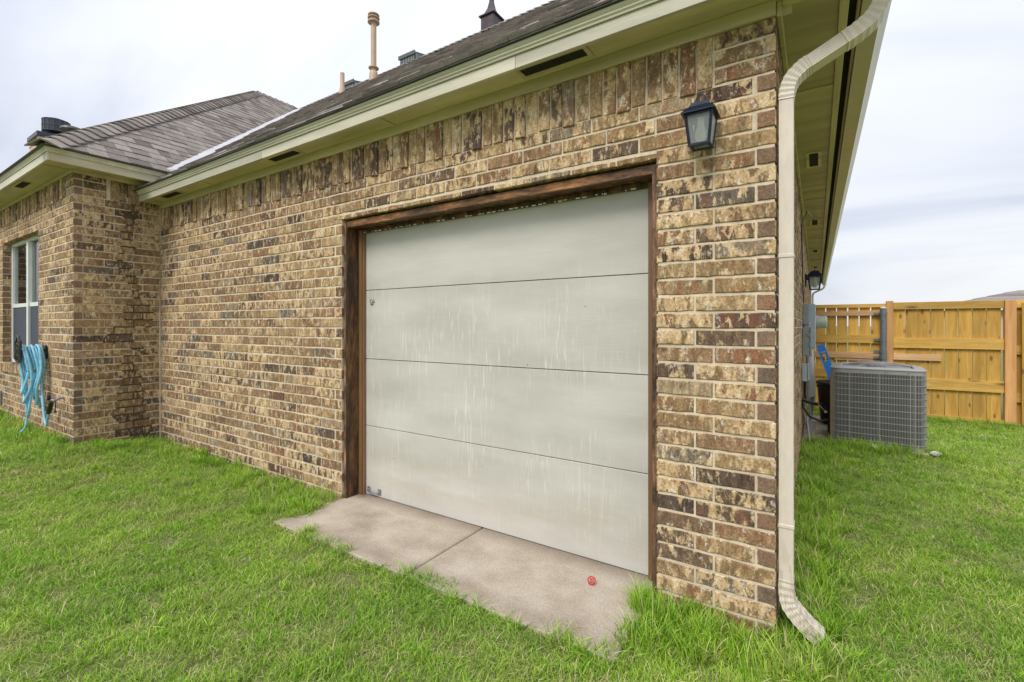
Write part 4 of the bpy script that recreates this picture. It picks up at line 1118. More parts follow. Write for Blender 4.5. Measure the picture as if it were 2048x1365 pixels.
# refrigerant lines
t = thing('refrigerant_lines', (0, 3.98, 0.45), 'black insulated pipes from the side wall to the air conditioner', 'pipes')
b = MB(); b.tube([(0.0, 0.0, 0.05), (0.05, 0.0, 0.02), (0.14, 0.10, -0.02), (0.22, 0.35, -0.05), (0.27, 0.36, -0.14), (0.27, 0.35, -0.36), (0.31, 0.38, -0.43), (0.38, 0.40, -0.40)], 0.020, 8); Q(t, 'insulated_pipe', b, 'black_rubber', True)
b = MB(); b.tube([(0.0, 0.03, 0.03), (0.02, 0.03, -0.06), (0.08, 0.05, -0.16), (0.18, 0.10, -0.21), (0.28, 0.2, -0.19), (0.36, 0.28, -0.12)], 0.012, 8); Q(t, 'cable', b, 'black_plastic', True)
b = MB(); b.tube([(0.16, 0.05, -0.01), (0.20, 0.06, -0.06), (0.23, 0.08, -0.09)], 0.005, 6); b.box(0.215, 0.245, 0.07, 0.09, -0.11, -0.085, 0.003); Q(t, 'copper_fitting', b, 'brass', True)

# concrete pad by the side wall
cpad = MB().box(0.005, 0.40, 3.95, 5.9, -0.16, 0.005, 0.006).obj('concrete_pad', 'concrete'); tag(cpad, kind='structure')

# ------------------------------------------------------------------ condenser unit
def condenser():
    t = thing('air_conditioner', (0.715, 4.47, 0.02), 'grey outdoor air conditioner with wire guard standing by the side wall', 'air conditioner', rz=R(-4))
    hs = 0.405; r = 0.09; Hh = 0.84
    def per(off=0.0, n=6, zz_=0.0):
        pts = []
        a = hs + off; rr = r + off
        for cx_, cy2, a0 in ((a - rr, -a + rr, -90), (a - rr, a - rr, 0), (-a + rr, a - rr, 90), (-a + rr, -a + rr, 180)):
            for i in range(n + 1):
                an = R(a0 + 90 * i / n); pts.append((cx_ + rr * math.cos(an), cy2 + rr * math.sin(an), zz_))
        return pts
    def prism(pts, z0, z1):
        b = MB(); n = len(pts); b.add([(p[0], p[1], z0) for p in pts] + [(p[0], p[1], z1) for p in pts], [(i, (i + 1) % n, (i + 1) % n + n, i + n) for i in range(n)] + [tuple(range(n))[::-1], tuple(range(n, 2 * n))]); return b
    Q(t, 'coil', prism(per(-0.025), 0.03, Hh - 0.05), 'coil_fins')
    Q(t, 'base_pan', prism(per(0.002), 0.0, 0.035), 'condenser_paint')
    rim = prism(per(0.004), Hh - 0.055, Hh - 0.012)
    lid = Q(t, 'lid', rim, 'condenser_paint')
    # bevelled lid shoulder
    b = MB(); A = per(0.012, zz_=Hh - 0.012); B_ = per(0.012, zz_=Hh - 0.004); C = [(p[0] * 0.80, p[1] * 0.80, Hh + 0.012) for p in per(0.0)]; D = [(p[0] * 0.775, p[1] * 0.775, Hh + 0.004) for p in per(0.0)]
    n = len(A); b.add(A + B_ + C + D, [(i + k * n, (i + 1) % n + k * n, (i + 1) % n + (k + 1) * n, i + (k + 1) * n) for k in range(3) for i in range(n)]); Q(t, 'lid_rim', b, 'condenser_paint', False, lid)
    b = MB()   # fan grille on the top
    for k in range(1, 14):
        rr = 0.30 * k / 13
        zc_ = Hh + 0.050 - 0.038 * (k / 13) ** 2
        b.tube([(rr * math.cos(2 * math.pi * i / 28), rr * math.sin(2 * math.pi * i / 28), zc_) for i in range(29)], 0.0022, 4)
    for i in range(8):
        a = math.pi * i / 4 + .2
        b.tube([(0.03 * math.cos(a), 0.03 * math.sin(a), Hh + 0.052), (0.18 * math.cos(a), 0.18 * math.sin(a), Hh + 0.040), (0.315 * math.cos(a), 0.315 * math.sin(a), Hh + 0.010)], 0.004, 5)
    Q(t, 'fan_grille', b, 'condenser_wire', False, lid)
    b = MB(); b.lathe((0, 0, Hh - 0.03), [(0.09, 0), (0.09, 0.05), (0.03, 0.055)], 16); Q(t, 'fan_motor', b, 'coil_fins', True, lid)
    # wire guard following the perimeter
    b = MB(); P_ = per(0.004, n=6); P_.append(P_[0]); 
    seg = []; tot = 0
    for p, q in zip(P_, P_[1:]):
        d_ = math.dist(p, q); seg.append((tot, tot + d_, p, q)); tot += d_
    u = 0; k = 0
    while u < tot:
        for a, c, p, q in seg:
            if a <= u < c:
                f_ = (u - a) / (c - a); x_, y_ = p[0] + (q[0] - p[0]) * f_, p[1] + (q[1] - p[1]) * f_
                heavy = (k % 20 == 0); rr = 0.0045 if heavy else 0.0023
                if not (x_ < -hs + 0.03 and y_ > -hs + 0.08 and y_ < hs - 0.1):
                    b.box(x_ - rr, x_ + rr, y_ - rr, y_ + rr, 0.03, Hh - 0.055)
                break
        u += 0.0128; k += 1
    gd_ = Q(t, 'wire_guard', b, 'condenser_wire')
    for i in range(11):
        z_ = 0.06 + i * 0.0685
        b = MB(); b.sweep([(p[0], p[1], z_) for p in per(0.007, n=6)] + [(*per(0.007, n=6)[0][:2], z_)], [(-.0032, -.0032), (.0032, -.0032), (.0032, .0032), (-.0032, .0032)])
        Q(t, 'guard_wire', b, 'condenser_wire', False, gd_)
    b = MB(); b.box(-hs - 0.014, -hs + 0.03, -hs + 0.055, hs - 0.12, 0.02, Hh - 0.06, 0.004); Q(t, 'service_panel', b, 'condenser_brown')
    b = MB(); b.box(-hs - 0.012, -hs + 0.022, -hs + 0.018, -hs + 0.0545, 0.02, Hh - 0.058, 0.005); Q(t, 'corner_post', b, 'condenser_brown')
    b = MB(); b.box(-hs - .05, hs + .02, -hs - .03, hs + .02, -0.14, -0.001, 0.01); Q(t, 'mounting_pad', b, 'concrete')
    for sx2, sy2 in ((.26, -hs - .006), (-.12, -hs - .006), (.08, -hs - .006)):
        b = MB(); b.lathe((sx2, sy2 - .004, Hh - .035), [(0.006, 0), (0.006, 0.006), (0.001, 0.007)], 8); Q(t, 'screw', b, 'galvanised', False, lid)
condenser()

# trash bin, bucket, level
t = thing('black_bin', (0.42, 5.40, -0.02), 'black plastic bin between the side wall and the air conditioner', 'bin')
b = MB(); b.lathe((0, 0, 0), [(0.23, 0), (0.27, 0.55), (0.285, 0.555), (0.285, 0.585), (0.262, 0.59), (0.25, 0.50), (0.2, 0.03)], 28); Q(t, 'body', b, 'black_plastic', True)
b = MB(); b.tube([(0.275 * math.cos(2 * math.pi * i / 28), 0.275 * math.sin(2 * math.pi * i / 28), 0.52) for i in range(29)], 0.01, 6); Q(t, 'rim', b, 'black_plastic', True)
t = thing('teal_tub', (0.52, 5.34, 0.572), 'small teal plastic tub resting on the black bin', 'tub')
b = MB(); b.lathe((0, 0, 0), [(0.10, 0), (0.125, 0.07), (0.135, 0.072), (0.135, 0.085), (0.118, 0.085), (0.10, 0.02)], 20); Q(t, 'body', b, 'teal_plastic', True)
b = MB(); b.tube([(-0.12 * math.cos(math.pi * i / 10), 0, 0.07 + 0.08 * math.sin(math.pi * i / 10)) for i in range(11)], 0.005, 6); Q(t, 'bail', b, 'white_metal', True)
t = thing('spirit_level', (0.31, 5.70, 0.50), 'bright blue spirit level leaning behind the black bin', 'spirit level')
b = MB()
def lv(u0, u1, v0, v1, th=0.012):   # local: u along the level, v across
    ax = Vector((-0.30, 0.10, 0.95)).normalized(); sd = Vector((0.95, 0.0, 0.30)).normalized(); nn = ax.cross(sd).normalized()
    c = [ax * u + sd * v + nn * w for w in (-th, th) for u, v in ((u0, v0), (u0, v1), (u1, v1), (u1, v0))]
    b.add(c, SF)
lv(-0.02, 0.05, 0, 0.10); lv(0.05, 0.11, 0.0, 0.035); lv(0.05, 0.11, 0.085, 0.10); lv(0.11, 0.32, 0, 0.10); lv(0.32, 0.46, 0, 0.022); lv(0.32, 0.46, 0.078, 0.10); lv(0.46, 0.56, 0, 0.10)
Q(t, 'beam', b, 'blue_level_paint')
b = MB(); lv(0.335, 0.345, 0.022, 0.078, 0.009); lv(0.435, 0.445, 0.022, 0.078, 0.009); lv(0.345, 0.435, 0.022, 0.028, 0.009); lv(0.345, 0.435, 0.072, 0.078, 0.009); Q(t, 'grip', b, 'black_plastic')

# ------------------------------------------------------------------ fence
FY = 7.48
F_ = thing('wooden_fence', (1.2, FY, -0.15), 'yellow-brown board fence closing the side yard behind the air conditioner', 'fence')
F_.location = (0, 0, 0)
def fp(name, x0, x1, y0, y1, z0, z1, mat, lab=None, bv=0.003):
    b = MB(); b.box(x0, x1, y0, y1, z0, z1, bv); o = link(name, b.mesh(name, mat), F_)
    if lab: o['label'] = lab
    return o
# posts
fp('post', 1.100, 1.190, FY - 0.045, FY + 0.045, -0.35, 1.725, 'post_wood', 'pale cracked post')
fp('post', 2.470, 2.590, FY - 0.05, FY + 0.05, -0.35, 1.70, 'post_wood', 'orange brown post')
# left bay pickets
def pickets(x0, x1, w, g, y, ztop, zbot=-0.14):
    x = x0
    while x < x1 - 0.03:
        ww = min(w, x1 - x); zt_ = ztop + rnd.uniform(-0.006, 0.006)
        b = MB(); b.box(x, x + ww, y, y + 0.016, zbot + rnd.uniform(-.01, .01), zt_, 0.002)
        o = link('picket', b.mesh('picket', 'picket_wood'), F_)
        x += w + g + rnd.uniform(-0.004, 0.006)
pickets(-0.02, 1.10, 0.140, 0.015, FY + 0.022, 1.66)
pickets(1.195, 2.47, 0.150, 0.008, FY + 0.022, 1.66)
pickets(2.592, 2.78, 0.15, 0.01, FY + 0.022, 1.66)
pickets(2.63, 6.5, 0.142, 0.012, FY - 0.10, 1.66)
pickets(-2.2, -0.03, 0.142, 0.012, FY + 0.022, 1.66) if False else None
Rr = lambda x0, x1, z0, z1, m='rail_wood', y0=FY - 0.017, y1=FY + 0.021: fp('rail', x0, x1, y0, y1, z0, z1, m)
Rr(-0.02, 1.099, 1.625, 1.685); Rr(-0.02, 1.04, 1.49, 1.565, 'old_rail_wood', FY - 0.03, FY + 0.0205); Rr(-0.02, 1.04, 1.03, 1.17, y0=FY - .02); Rr(-0.02, 1.04, 0.775, 0.875, 'old_rail_wood', FY - 0.03)
Rr(-0.02, 1.04, 0.44, 0.58)
Rr(0.40, 1.098, 0.735, 0.768, 'old_rail_wood')
Rr(1.192, 2.469, 1.585, 1.700); Rr(1.192, 2.469, 0.965, 1.130); Rr(1.192, 2.469, 0.325, 0.495); Rr(1.192, 2.469, -0.28, -0.075)
nb_ = MB()
for zc_ in (1.65, 1.05, 0.41):
    for i in range(9):
        for dz_ in (-.025, .025):
            x_ = 1.26 + i * .157 + rnd.uniform(-.01, .01); nb_.tube([(x_, FY - 0.0165, zc_ + dz_), (x_, FY - 0.0205, zc_ + dz_)], 0.004, 6)
o = link('nail_heads', nb_.mesh('nail_heads', 'galvanised'), F_); o['kind'] = 'stuff'
fp('rail', 1.192, 1.775, FY - 0.019, FY + 0.0205, 0.770, 0.872, 'old_rail_wood', 'short pale scrap rail')
Rr(2.595, 6.5, 1.585, 1.70); Rr(2.595, 6.5, 0.9, 1.03); Rr(2.595, 6.5, 0.2, 0.33)
# steel gate post with its brackets
b = MB(); b.tube([(1.055, FY - 0.11, -0.3), (1.055, FY - 0.11, 1.60)], 0.043, 16); sp2 = link('steel_post', b.mesh('steel_post', 'pipe_galvanised', True), F_); sp2['label'] = 'grey steel pipe post'
b = MB(); b.lathe((1.055, FY - 0.11, 1.602), [(0.046, 0), (0.046, 0.012), (0.02, 0.03)], 16); link('post_cap', b.mesh('post_cap', 'pvc_grey', True), sp2)
for z_ in (1.52, 1.09, 0.90, 0.80):
    b = MB(); b.tube([(1.055, FY - 0.11, z_ - 0.02), (1.055, FY - 0.11, z_ + 0.02)], 0.048, 14); b.box(0.935, 1.03, FY - 0.05, FY - 0.035, z_ - 0.02, z_ + 0.02, 0.002); b.box(1.01, 1.045, FY - 0.10, FY - 0.036, z_ - 0.02, z_ + 0.02, 0.002)
    link('bracket', b.mesh('bracket', 'pipe_galvanised'), sp2)

# ------------------------------------------------------------------ neighbour houses
def hip_house(name, cx_, cy2, w, dp, ze, zr, label, rz=0):
    t = thing(name, (cx_, cy2, 0), label, 'house', rz=rz)
    b = MB(); b.box(-w / 2 + .4, w / 2 - .4, -dp / 2 + .4, dp / 2 - .4, -0.4, ze - 0.05); Q(t, 'wall', b, 'chimney_siding')
    rl = (w - dp) / 2
    b = MB(); b.add([(-w / 2, -dp / 2, ze), (w / 2, -dp / 2, ze), (w / 2, dp / 2, ze), (-w / 2, dp / 2, ze), (-rl, 0, zr), (rl, 0, zr)], [(0, 1, 5, 4), (1, 2, 5), (2, 3, 4, 5), (3, 0, 4), (3, 2, 1, 0)]); rf = Q(t, 'roof', b, 'asphalt_shingle')
    # shingle courses as stepped strips
    b = MB(); n = int((zr - ze) / 0.16)
    for j in range(n):
        f0, f1 = j / n, (j + 1) / n
        def rg(f_, dz): return [(-w / 2 + (w / 2 - rl) * f_, -dp / 2 * (1 - f_), ze + (zr - ze) * f_ + dz), (w / 2 - (w / 2 - rl) * f_, -dp / 2 * (1 - f_), ze + (zr - ze) * f_ + dz), (w / 2 - (w / 2 - rl) * f_, dp / 2 * (1 - f_), ze + (zr - ze) * f_ + dz), (-w / 2 + (w / 2 - rl) * f_, dp / 2 * (1 - f_), ze + (zr - ze) * f_ + dz)]
        b.cur = rnd.random(); b.add(rg(f0, 0.0) + rg(f0, 0.035) + rg(f1, 0.008), [(i, (i + 1) % 4, (i + 1) % 4 + 4, i + 4) for i in range(4)] + [(i + 4, (i + 1) % 4 + 4, (i + 1) % 4 + 8, i + 8) for i in range(4)])
    o = link('shingles', b.mesh('shingles', 'asphalt_shingle', rv=True), rf); o['rv'] = 0.0; o['kind'] = 'stuff'
    b = MB(); b.box(-w / 2 - .02, w / 2 + .02, -dp / 2 - .02, dp / 2 + .02, ze - 0.17, ze - 0.005); Q(t, 'fascia', b, 'trim_paint')
    return t, rf
C0 = Vector((CX, CY, 0)); fwd = Vector((-sy, cy_, 0)); rgt = Vector((cy_, sy, 0))
pc = C0 + fwd * 30 + rgt * (30 * (2032 - 1024) / 936)
t, rf = hip_house('neighbour_house', pc.x + 2.4, pc.y + 4, 13, 10.5, 2.45, 3.78, 'distant grey-brown hip roofed house beyond the right end of the fence')
b = MB(); b.lathe((-6.0, -3.0, 2.6), [(0.05, 0), (0.05, 0.35), (0.09, 0.36), (0.02, 0.42)], 10); link('vent_pipe', b.mesh('vent_pipe', 'white_metal'), rf)
t, rf = hip_house('neighbour_house', -27.3, 1.5, 14, 9, 3.1, 6.35, 'brown hip roofed house behind the chimney at the left edge')

# ------------------------------------------------------------------ hose, hanger, tap, outlet
t = thing('hose_hanger', (-7.06, WY - 0.003, 1.05), 'black cast hose hanger on the brick beside the window', 'hose hanger')
b = MB()
b.box(-0.07, 0.07, -0.012, 0.0, -0.09, 0.06, 0.004); Q(t, 'wall_plate', b, 'black_plastic')
b = MB()
for i in range(3): b.tube([(-0.06 + .06 * i, -0.01, 0.0), (-0.06 + .06 * i, -0.09, 0.015), (-0.06 + .06 * i, -0.21, 0.0)], 0.010, 6)
b.tube([(-0.06, -0.01, -0.08), (-0.05, -0.13, -0.05), (-0.06, -0.21, -0.01)], 0.007, 6); b.tube([(0.06, -0.01, -0.08), (0.05, -0.13, -0.05), (0.06, -0.21, -0.01)], 0.007, 6)
Q(t, 'arm', b, 'black_plastic', True)
b = MB()   # filigree front plate
pts = [(-0.10, 0.06), (-0.085, 0.11), (-0.04, 0.12), (0, 0.165), (0.04, 0.12), (0.085, 0.11), (0.10, 0.06), (0.085, -0.02), (0.10, -0.09), (0.04, -0.11), (-0.04, -0.11), (-0.10, -0.09), (-0.085, -0.02), (-0.10, 0.06)]
b.tube([(x_, -0.215, z_) for x_, z_ in pts], 0.012, 6, up=(0, 1, 0))
for xq in (-0.065, -0.03, 0.0, 0.03, 0.065): b.tube([(xq, -0.215, -0.10), (xq * 0.8, -0.222, 0.0), (xq, -0.215, 0.10)], 0.006, 6, up=(0, 1, 0))
for zq_ in (-0.05, 0.02, 0.07): b.tube([(-0.09, -0.215, zq_), (0, -0.222, zq_ + .012), (0.09, -0.215, zq_)], 0.006, 6)
Q(t, 'front_plate', b, 'black_plastic', True)

def spl(P_, n=10):
    P_ = [Vector(p) for p in P_]; out = []
    for a in range(len(P_) - 1):
        p0, p1, p2, p3 = P_[max(a - 1, 0)], P_[a], P_[a + 1], P_[min(a + 2, len(P_) - 1)]
        for i in range(n):
            f_ = i / n; out.append(0.5 * ((2 * p1) + (p2 - p0) * f_ + (2 * p0 - 5 * p1 + 4 * p2 - p3) * f_ ** 2 + (3 * p1 - p0 - 3 * p2 + p3) * f_ ** 3))
    out.append(P_[-1]); return out
t = thing('garden_hose', (-7.06, WY, 0), 'light blue garden hose looped over the black hanger beside the window', 'garden hose')
hr = random.Random(3)
ctrl = []
nl = 7
for i in range(nl):
    yo = -0.045 - 0.145 * (i / (nl - 1)) + hr.uniform(-.008, .008)
    wl = 0.11 + hr.uniform(-.015, .06); zb = 0.42 + hr.uniform(-0.10, 0.22); zt_ = 1.095 + hr.uniform(-.005, .02)
    sg = 1
    ctrl += [(-0.02, yo, zt_), (wl * 0.75, yo - .005, zt_ - 0.05), (wl, yo + hr.uniform(-.03, .03), 0.85), (wl * hr.uniform(.6, 1.1), yo + hr.uniform(-.04, .03), (0.85 + zb) / 2), (wl * 0.3, yo - 0.01, zb), (-wl * .5, yo + .01, zb + .04),
             (-wl * hr.uniform(.7, 1.1), yo + hr.uniform(-.04, .03), 0.70), (-wl * 0.8, yo, zt_ - 0.09)]
ctrl += [(-0.02, -0.20, 1.10), (-0.06, -0.20, 1.0), (-0.03, -0.17, 0.70), (0.0, -0.15, 0.35), (-0.05, -0.16, 0.20), (-0.20, -0.21, 0.11)]
b = MB(); b.tube(spl(ctrl, 7), 0.0115, 8); Q(t, 'hose_coil', b, 'hose_rubber', True)
b = MB(); b.tube(spl([(0.10, -0.06, 0.75), (0.16, -0.06, 0.5), (0.22, -0.06, 0.33), (0.30, -0.06, 0.26), (0.36, -0.065, 0.33), (0.43, -0.07, 0.42)], 8), 0.0115, 8); Q(t, 'supply_hose', b, 'hose_rubber', True)
b = MB(); b.tube([(0.42, -0.07, 0.405), (0.47, -0.072, 0.455), (0.545, -0.075, 0.535)], [.019, .023, .017], 10); Q(t, 'grip_sleeve', b, 'black_rubber', True)
t = thing('garden_tap', (-6.42, WY, 0.575), 'small brass garden tap near the corner of the brick wing', 'tap')
b = MB(); b.tube([(0, 0.0, 0), (0, -0.045, 0.0), (0, -0.06, -0.01), (-0.03, -0.07, -0.035)], 0.012, 8); Q(t, 'spout', b, 'galvanised', True)
b = MB(); b.tube([(0, -0.05, 0.0), (-0.015, -0.10, 0.01)], 0.007, 8); Q(t, 'stem', b, 'galvanised', True)
b = MB(); b.tube([(-0.02, -0.10, 0.012), (-0.022, -0.125, 0.014)], 0.026, 10); Q(t, 'handle', b, 'black_plastic', True)
b = MB(); b.tube([(-0.01, -0.065, -0.03), (-0.012, -0.065, -0.13)], 0.004, 6); b.box(-0.03, 0.006, -0.075, -0.055, -0.145, -0.13, 0.003); Q(t, 'drain_key', b, 'black_rubber', True)
t = thing('outlet_cover', (-9.12, WY - 0.002, 0.36), 'grey weatherproof outlet cover low on the brick under the window', 'outlet')
b = MB(); b.box(-0.05, 0.05, -0.02, 0.0, -0.09, 0.09, 0.005); Q(t, 'plate', b, 'grey_box_paint')
b = MB(); b.box(-0.045, 0.045, -0.055, -0.021, -0.08, 0.08, 0.008); Q(t, 'cover', b, 'grey_box_paint')

# ------------------------------------------------------------------ small things on the ground
d_ = 1244.9 / (1172 - 651); l_ = (1183 - 1024) / 936 * d_
pr_ = C0 + fwd * d_ + rgt * l_
t = thing('red_token', (pr_.x, pr_.y, 0.0), 'small red plastic ring with an M inside lying on the concrete apron', 'plastic token', rz=R(20))
Rt = 0.0185
b = MB()
Tm = Matrix.Rotation(R(58), 3, 'X')
def tp(x_, y_): 
    v = Tm @ Vector((x_, y_ + Rt + .002, 0)); return v + Vector((0, 0, 0.003))
b.tube([tp(Rt * math.cos(2 * math.pi * i / 28), Rt * math.sin(2 * math.pi * i / 28)) for i in range(29)], 0.0030, 6, up=(0, 1, 0)); Q(t, 'ring', b, 'red_plastic', True)
b = MB()
for xq, yt in ((-0.0082, 0.013), (0.0, 0.010), (0.0082, 0.013)): b.tube([tp(xq, -0.0135), tp(xq * .9, yt - .002)], 0.0024, 6, up=(1, 0, 0))
b.tube([tp(-0.0080, 0.011), tp(-0.003, 0.0085), tp(0, 0.008), tp(0.003, 0.0085), tp(0.0080, 0.011)], 0.0024, 6, up=(1, 0, 0)); Q(t, 'letter', b, 'red_plastic', True)
def rock(name, loc, s_, label, cat, mat='pale_stone'):
    b = MB(); vs = []; r_ = random.Random(int(loc[0] * 977))
    for i in range(5):
        ph = math.pi * (i + .5) / 5
        for j in range(9):
            a = 2 * math.pi * j / 9; k = r_.uniform(.75, 1.15)
            vs.append((s_ * k * math.sin(ph) * math.cos(a) * 1.3, s_ * k * math.sin(ph) * math.sin(a), s_ * k * .7 * math.cos(ph)))
    b.add(vs, [(i * 9 + j, i * 9 + (j + 1) % 9, (i + 1) * 9 + (j + 1) % 9, (i + 1) * 9 + j) for i in range(4) for j in range(9)] + [tuple(range(9))[::-1], tuple(range(36, 45))])
    o = link(name, b.mesh(name, mat)); o.location = loc; return tag(o, label, cat)
rock('pale_stone', (1.16, 4.02, 0.03), 0.035, 'pale stone at the right foot of the air conditioner', 'stone')
rock('plastic_scrap', (0.66, 4.02, 0.025), 0.045, 'crumpled bluish white plastic scrap in the grass before the air conditioner', 'litter', 'white_metal')
# leaf litter caught at the foot of the left jamb
b = MB(); r_ = random.Random(5)
for i in range(160):
    x_, y_ = OX0 + 0.08 + r_.gauss(0, .035), 0.125 + r_.gauss(0, .02); z_ = 0.002 + max(0, .018 - abs(r_.gauss(0, .012))); a = r_.uniform(0, 6.28); l2 = r_.uniform(.004, .012)
    dx_, dy_ = l2 * math.cos(a), l2 * math.sin(a); b.add([(x_, y_, z_), (x_ + dx_, y_ + dy_, z_ + .002), (x_ + dx_ - dy_ * .35, y_ + dy_ + dx_ * .35, z_ + .004)], [(0, 1, 2)])
o = b.obj('leaf_litter', 'dead_leaf'); tag(o, 'small heap of brown leaf litter at the foot of the left door jamb', 'leaf litter', kind='stuff')

# ------------------------------------------------------------------ grass
gcol = bpy.data.collections.new('grass_clumps')
def clump(seed, nb, rad, h0, h1, lean, wid, straw=0.14):
    r_ = random.Random(seed); V = []; F = []; BCc = []; TT = []
    for i in range(nb):
        a = r_.uniform(0, 6.283); rr = rad * math.sqrt(r_.random()); x, y = rr * math.cos(a), rr * math.sin(a)
        hh = r_.uniform(h0, h1); az = r_.uniform(0, 6.283); ln = r_.uniform(0.15, lean) * hh; w = wid * r_.uniform(.6, 1.2)
        dx, dy = math.cos(az), math.sin(az); px, py = -dy * w / 2, dx * w / 2
        tw = r_.uniform(-.8, .8); px2, py2 = px * math.cos(tw) - py * math.sin(tw), px * math.sin(tw) + py * math.cos(tw)
        k = len(V)
        curl = r_.uniform(.3, 1.0); pts = []
        for tt_, ww in ((0, 1.0), (0.4, 0.9), (0.75, 0.6)):
            dd = ln * tt_ ** 1.7; zz_ = hh * (tt_ - 0.32 * curl * tt_ ** 3)
            V.append((x + dx * dd - px2 * ww, y + dy * dd - py2 * ww, zz_)); V.append((x + dx * dd + px2 * ww, y + dy * dd + py2 * ww, zz_)); TT += [tt_, tt_]
        V.append((x + dx * ln, y + dy * ln, hh * (1 - 0.32 * curl))); TT.append(1.0)
        F += [(k, k + 1, k + 3, k + 2), (k + 2, k + 3, k + 5, k + 4), (k + 4, k + 5, k + 6)]
        c = r_.uniform(0.82, 1.0) if r_.random() < straw else r_.uniform(0, 0.78); BCc += [c] * 7
    me = bpy.data.meshes.new('grass_tuft'); me.from_pydata(V, [], F); me.materials.append(MATS['grass_blade'])
    a = me.attributes.new('bc', 'FLOAT', 'POINT'); a.data.foreach_set('value', BCc)
    a = me.attributes.new('tt', 'FLOAT', 'POINT'); a.data.foreach_set('value', TT)
    o = bpy.data.objects.new('tuft_%02d' % seed, me); gcol.objects.link(o)
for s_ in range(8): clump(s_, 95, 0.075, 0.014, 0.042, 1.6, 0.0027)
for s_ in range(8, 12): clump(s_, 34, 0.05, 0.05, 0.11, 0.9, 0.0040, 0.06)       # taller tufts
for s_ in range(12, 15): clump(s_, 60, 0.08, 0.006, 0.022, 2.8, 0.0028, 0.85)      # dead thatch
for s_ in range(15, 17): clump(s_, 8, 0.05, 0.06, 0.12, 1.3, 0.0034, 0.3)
rs_ = np.random.RandomState(11)
def blocked(x, y):
    edge = -0.50 + 0.035 * math.sin(x * 7.0) + 0.025 * math.sin(x * 17 + 1) + 0.02 * math.sin(x * 31)
    if -2.90 + 0.03 * math.sin(y * 15) < x < -0.55 + 0.03 * math.sin(y * 13) - 0.10 * max(0, -y - .15) and y > edge: return True
    if -6.14 < x < -0.0 and y > -0.015: return True
    if x <= -6.14 and y > WY - 0.015: return True
    if -0.6 <= x < 0.0 and y > -0.01: return True
    if x < 0.0 and y > -0.01: return True
    if 0.33 < x < 1.12 and 4.10 < y < 4.9: return True
    if x < 0.36 and 4.05 + 0.06 * math.sin(x * 20) < y < 6.5: return True
    if x < 1.0 and 5.0 < y < 6.5: return True
    return False
def gtop(x, y):
    if -2.96 < x < -0.52 and y > -0.52: return 0.0
    return gz(x, y)
pts = []
def scatter(x0, x1, y0, y1, dens, z_pull=True):
    n = int((x1 - x0) * (y1 - y0) * dens)
    for _ in range(n):
        x, y = rs_.uniform(x0, x1), rs_.uniform(y0, y1)
        if blocked(x, y): continue
        q = pix((x, y, 0)); vis = q is not None and -250 < q[0] < 2300 and q[1] < 1560
        dist = math.hypot(x - CX, y - CY)
        keep = 1.0 if dist < 4.5 else max(0.4, 4.5 / dist)
        if not vis: keep *= 0.22
        if rs_.rand() > keep: continue
        sc = rs_.uniform(0.75, 1.2) * (1.0 if dist < 4.5 else min(1.5, (dist / 4.5) ** 0.5))
        # unmown fringe by walls and fence
        wd = 9
        if y < 0 and x < 0 : wd = min(wd, (-y) if x > -6.14 else (WY - y))
        if x > 0 and y > -0.3: wd = min(wd, x)
        if -6.14 < x < -5.6: wd = min(wd, 0.3)
        sd_ = min(abs(x + 2.85), abs(x + 0.60)) if -0.55 < y < 0 else 9
        sf = abs(y + 0.50) if -2.9 < x < -0.5 else 9
        k = rs_.rand(); idx = rs_.randint(0, 8); h = 1.0
        clumpn = math.sin(x * 2.3 + 1.3 * math.sin(y * 1.9)) * math.sin(y * 2.9 + x * .7)
        h = 1.0 + 0.22 * clumpn
        if wd < 0.30 and k < 0.75 * (1 - wd / 0.32): idx = rs_.randint(8, 12); h = 1.0 * rs_.uniform(.7, 1.25)
        elif min(sd_, sf) < 0.07 and k < 0.5: idx = rs_.randint(8, 12); h = rs_.uniform(.45, .75)
        elif k < 0.018 : idx = rs_.randint(8, 12); h = rs_.uniform(.5, .8)
        elif k > 0.80 - 0.1 * clumpn: idx = rs_.randint(12, 15)
        pts.append((x, y, gtop(x, y) - 0.004, sc, sc * h, rs_.uniform(0, 6.283), idx))
scatter(-12, 3.5, -4.2, 0.0, 440); scatter(0.0, 7.0, -1.8, 7.46, 380)
# tall weeds: by the apron, the corner and the air conditioner
for cx_, cy2, n, sx2, sy2, h in ((-0.34, -0.16, 90, .16, .10, 1.35), (-3.02, -0.20, 110, .14, .16, 1.0), (-3.4, -0.15, 70, .3, .07, 1.0), (0.10, 0.35, 60, .07, .3, 1.2), (-5.9, -0.3, 90, .18, .25, 1.0), (-6.3, -0.93, 60, .5, .06, 1.1), (0.62, 3.98, 110, .32, .07, 1.5), (0.25, 3.6, 60, .12, .2, 1.2), (1.25, 4.1, 30, .06, .1, 1.1), (0.18, 1.5, 120, .08, .8, 1.1), (-8.0, -0.98, 80, .8, .09, 1.1), (2.3, 7.3, 60, .5, .06, 1.3), (4.0, 7.2, 60, 1.0, .06, 1.2)):
    for _ in range(n):
        x, y = rs_.normal(cx_, sx2), rs_.normal(cy2, sy2)
        if blocked(x, y): continue
        pts.append((x, y, gz(x, y) - 0.004, 1.0, h * rs_.uniform(.6, 1.25), rs_.uniform(0, 6.283), rs_.randint(8, 12)))
for cx_, cy2 in ((-0.30, -0.14), (-0.42, -0.10), (-0.18, -0.12), (-0.5, -0.2), (0.10, 0.5), (-2.96, -0.12), (0.14, 1.1), (0.7, 4.0), (0.5, 4.05)):
    for _ in range(3): pts.append((cx_ + rs_.normal(0, .05), cy2 - abs(rs_.normal(0, .04)), gz(cx_, cy2) - 0.004, 0.8, rs_.uniform(1.7, 2.5), rs_.uniform(0, 6.283), rs_.randint(15, 17)))
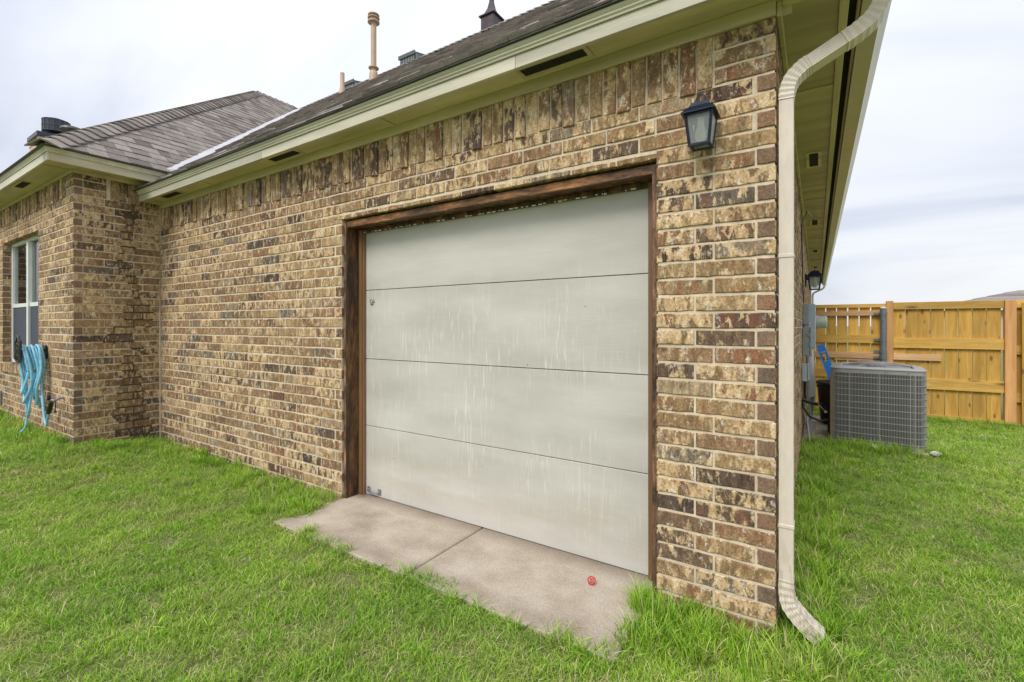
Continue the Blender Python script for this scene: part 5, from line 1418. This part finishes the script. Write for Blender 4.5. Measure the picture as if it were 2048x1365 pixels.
me = bpy.data.meshes.new('lawn'); me.from_pydata([p[:3] for p in pts], [], [])
for nm, cols in (('scl', None), ('rot', None)):
    pass
a = me.attributes.new('scl', 'FLOAT_VECTOR', 'POINT'); a.data.foreach_set('vector', [v for p in pts for v in (p[3], p[3], p[4])])
a = me.attributes.new('rot', 'FLOAT_VECTOR', 'POINT'); a.data.foreach_set('vector', [v for p in pts for v in (rs_.normal(0, .12), rs_.normal(0, .12), p[5])])
a = me.attributes.new('idx', 'INT', 'POINT'); a.data.foreach_set('value', [int(p[6]) for p in pts])
lawn = bpy.data.objects.new('lawn_grass', me); col.objects.link(lawn)
tag(lawn, 'green mown lawn with straw-coloured blades around the house', 'grass', kind='stuff')
ng = bpy.data.node_groups.new('scatter', 'GeometryNodeTree')
ng.interface.new_socket('Geometry', in_out='INPUT', socket_type='NodeSocketGeometry'); ng.interface.new_socket('Geometry', in_out='OUTPUT', socket_type='NodeSocketGeometry')
gi, go = ng.nodes.new('NodeGroupInput'), ng.nodes.new('NodeGroupOutput')
iop = ng.nodes.new('GeometryNodeInstanceOnPoints'); ci = ng.nodes.new('GeometryNodeCollectionInfo')
ci.inputs['Collection'].default_value = gcol; ci.inputs['Separate Children'].default_value = True; ci.inputs['Reset Children'].default_value = True
iop.inputs['Pick Instance'].default_value = True
def na(nm, ty):
    n_ = ng.nodes.new('GeometryNodeInputNamedAttribute'); n_.data_type = ty; n_.inputs[0].default_value = nm; return n_.outputs[0]
ng.links.new(gi.outputs[0], iop.inputs['Points']); ng.links.new(ci.outputs[0], iop.inputs['Instance'])
ng.links.new(na('idx', 'INT'), iop.inputs['Instance Index']); ng.links.new(na('rot', 'FLOAT_VECTOR'), iop.inputs['Rotation']); ng.links.new(na('scl', 'FLOAT_VECTOR'), iop.inputs['Scale'])
ng.links.new(iop.outputs[0], go.inputs[0])
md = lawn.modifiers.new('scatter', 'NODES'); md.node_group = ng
print('bricks', len(bricks), 'shingles', len(shing), 'grass', len(pts))
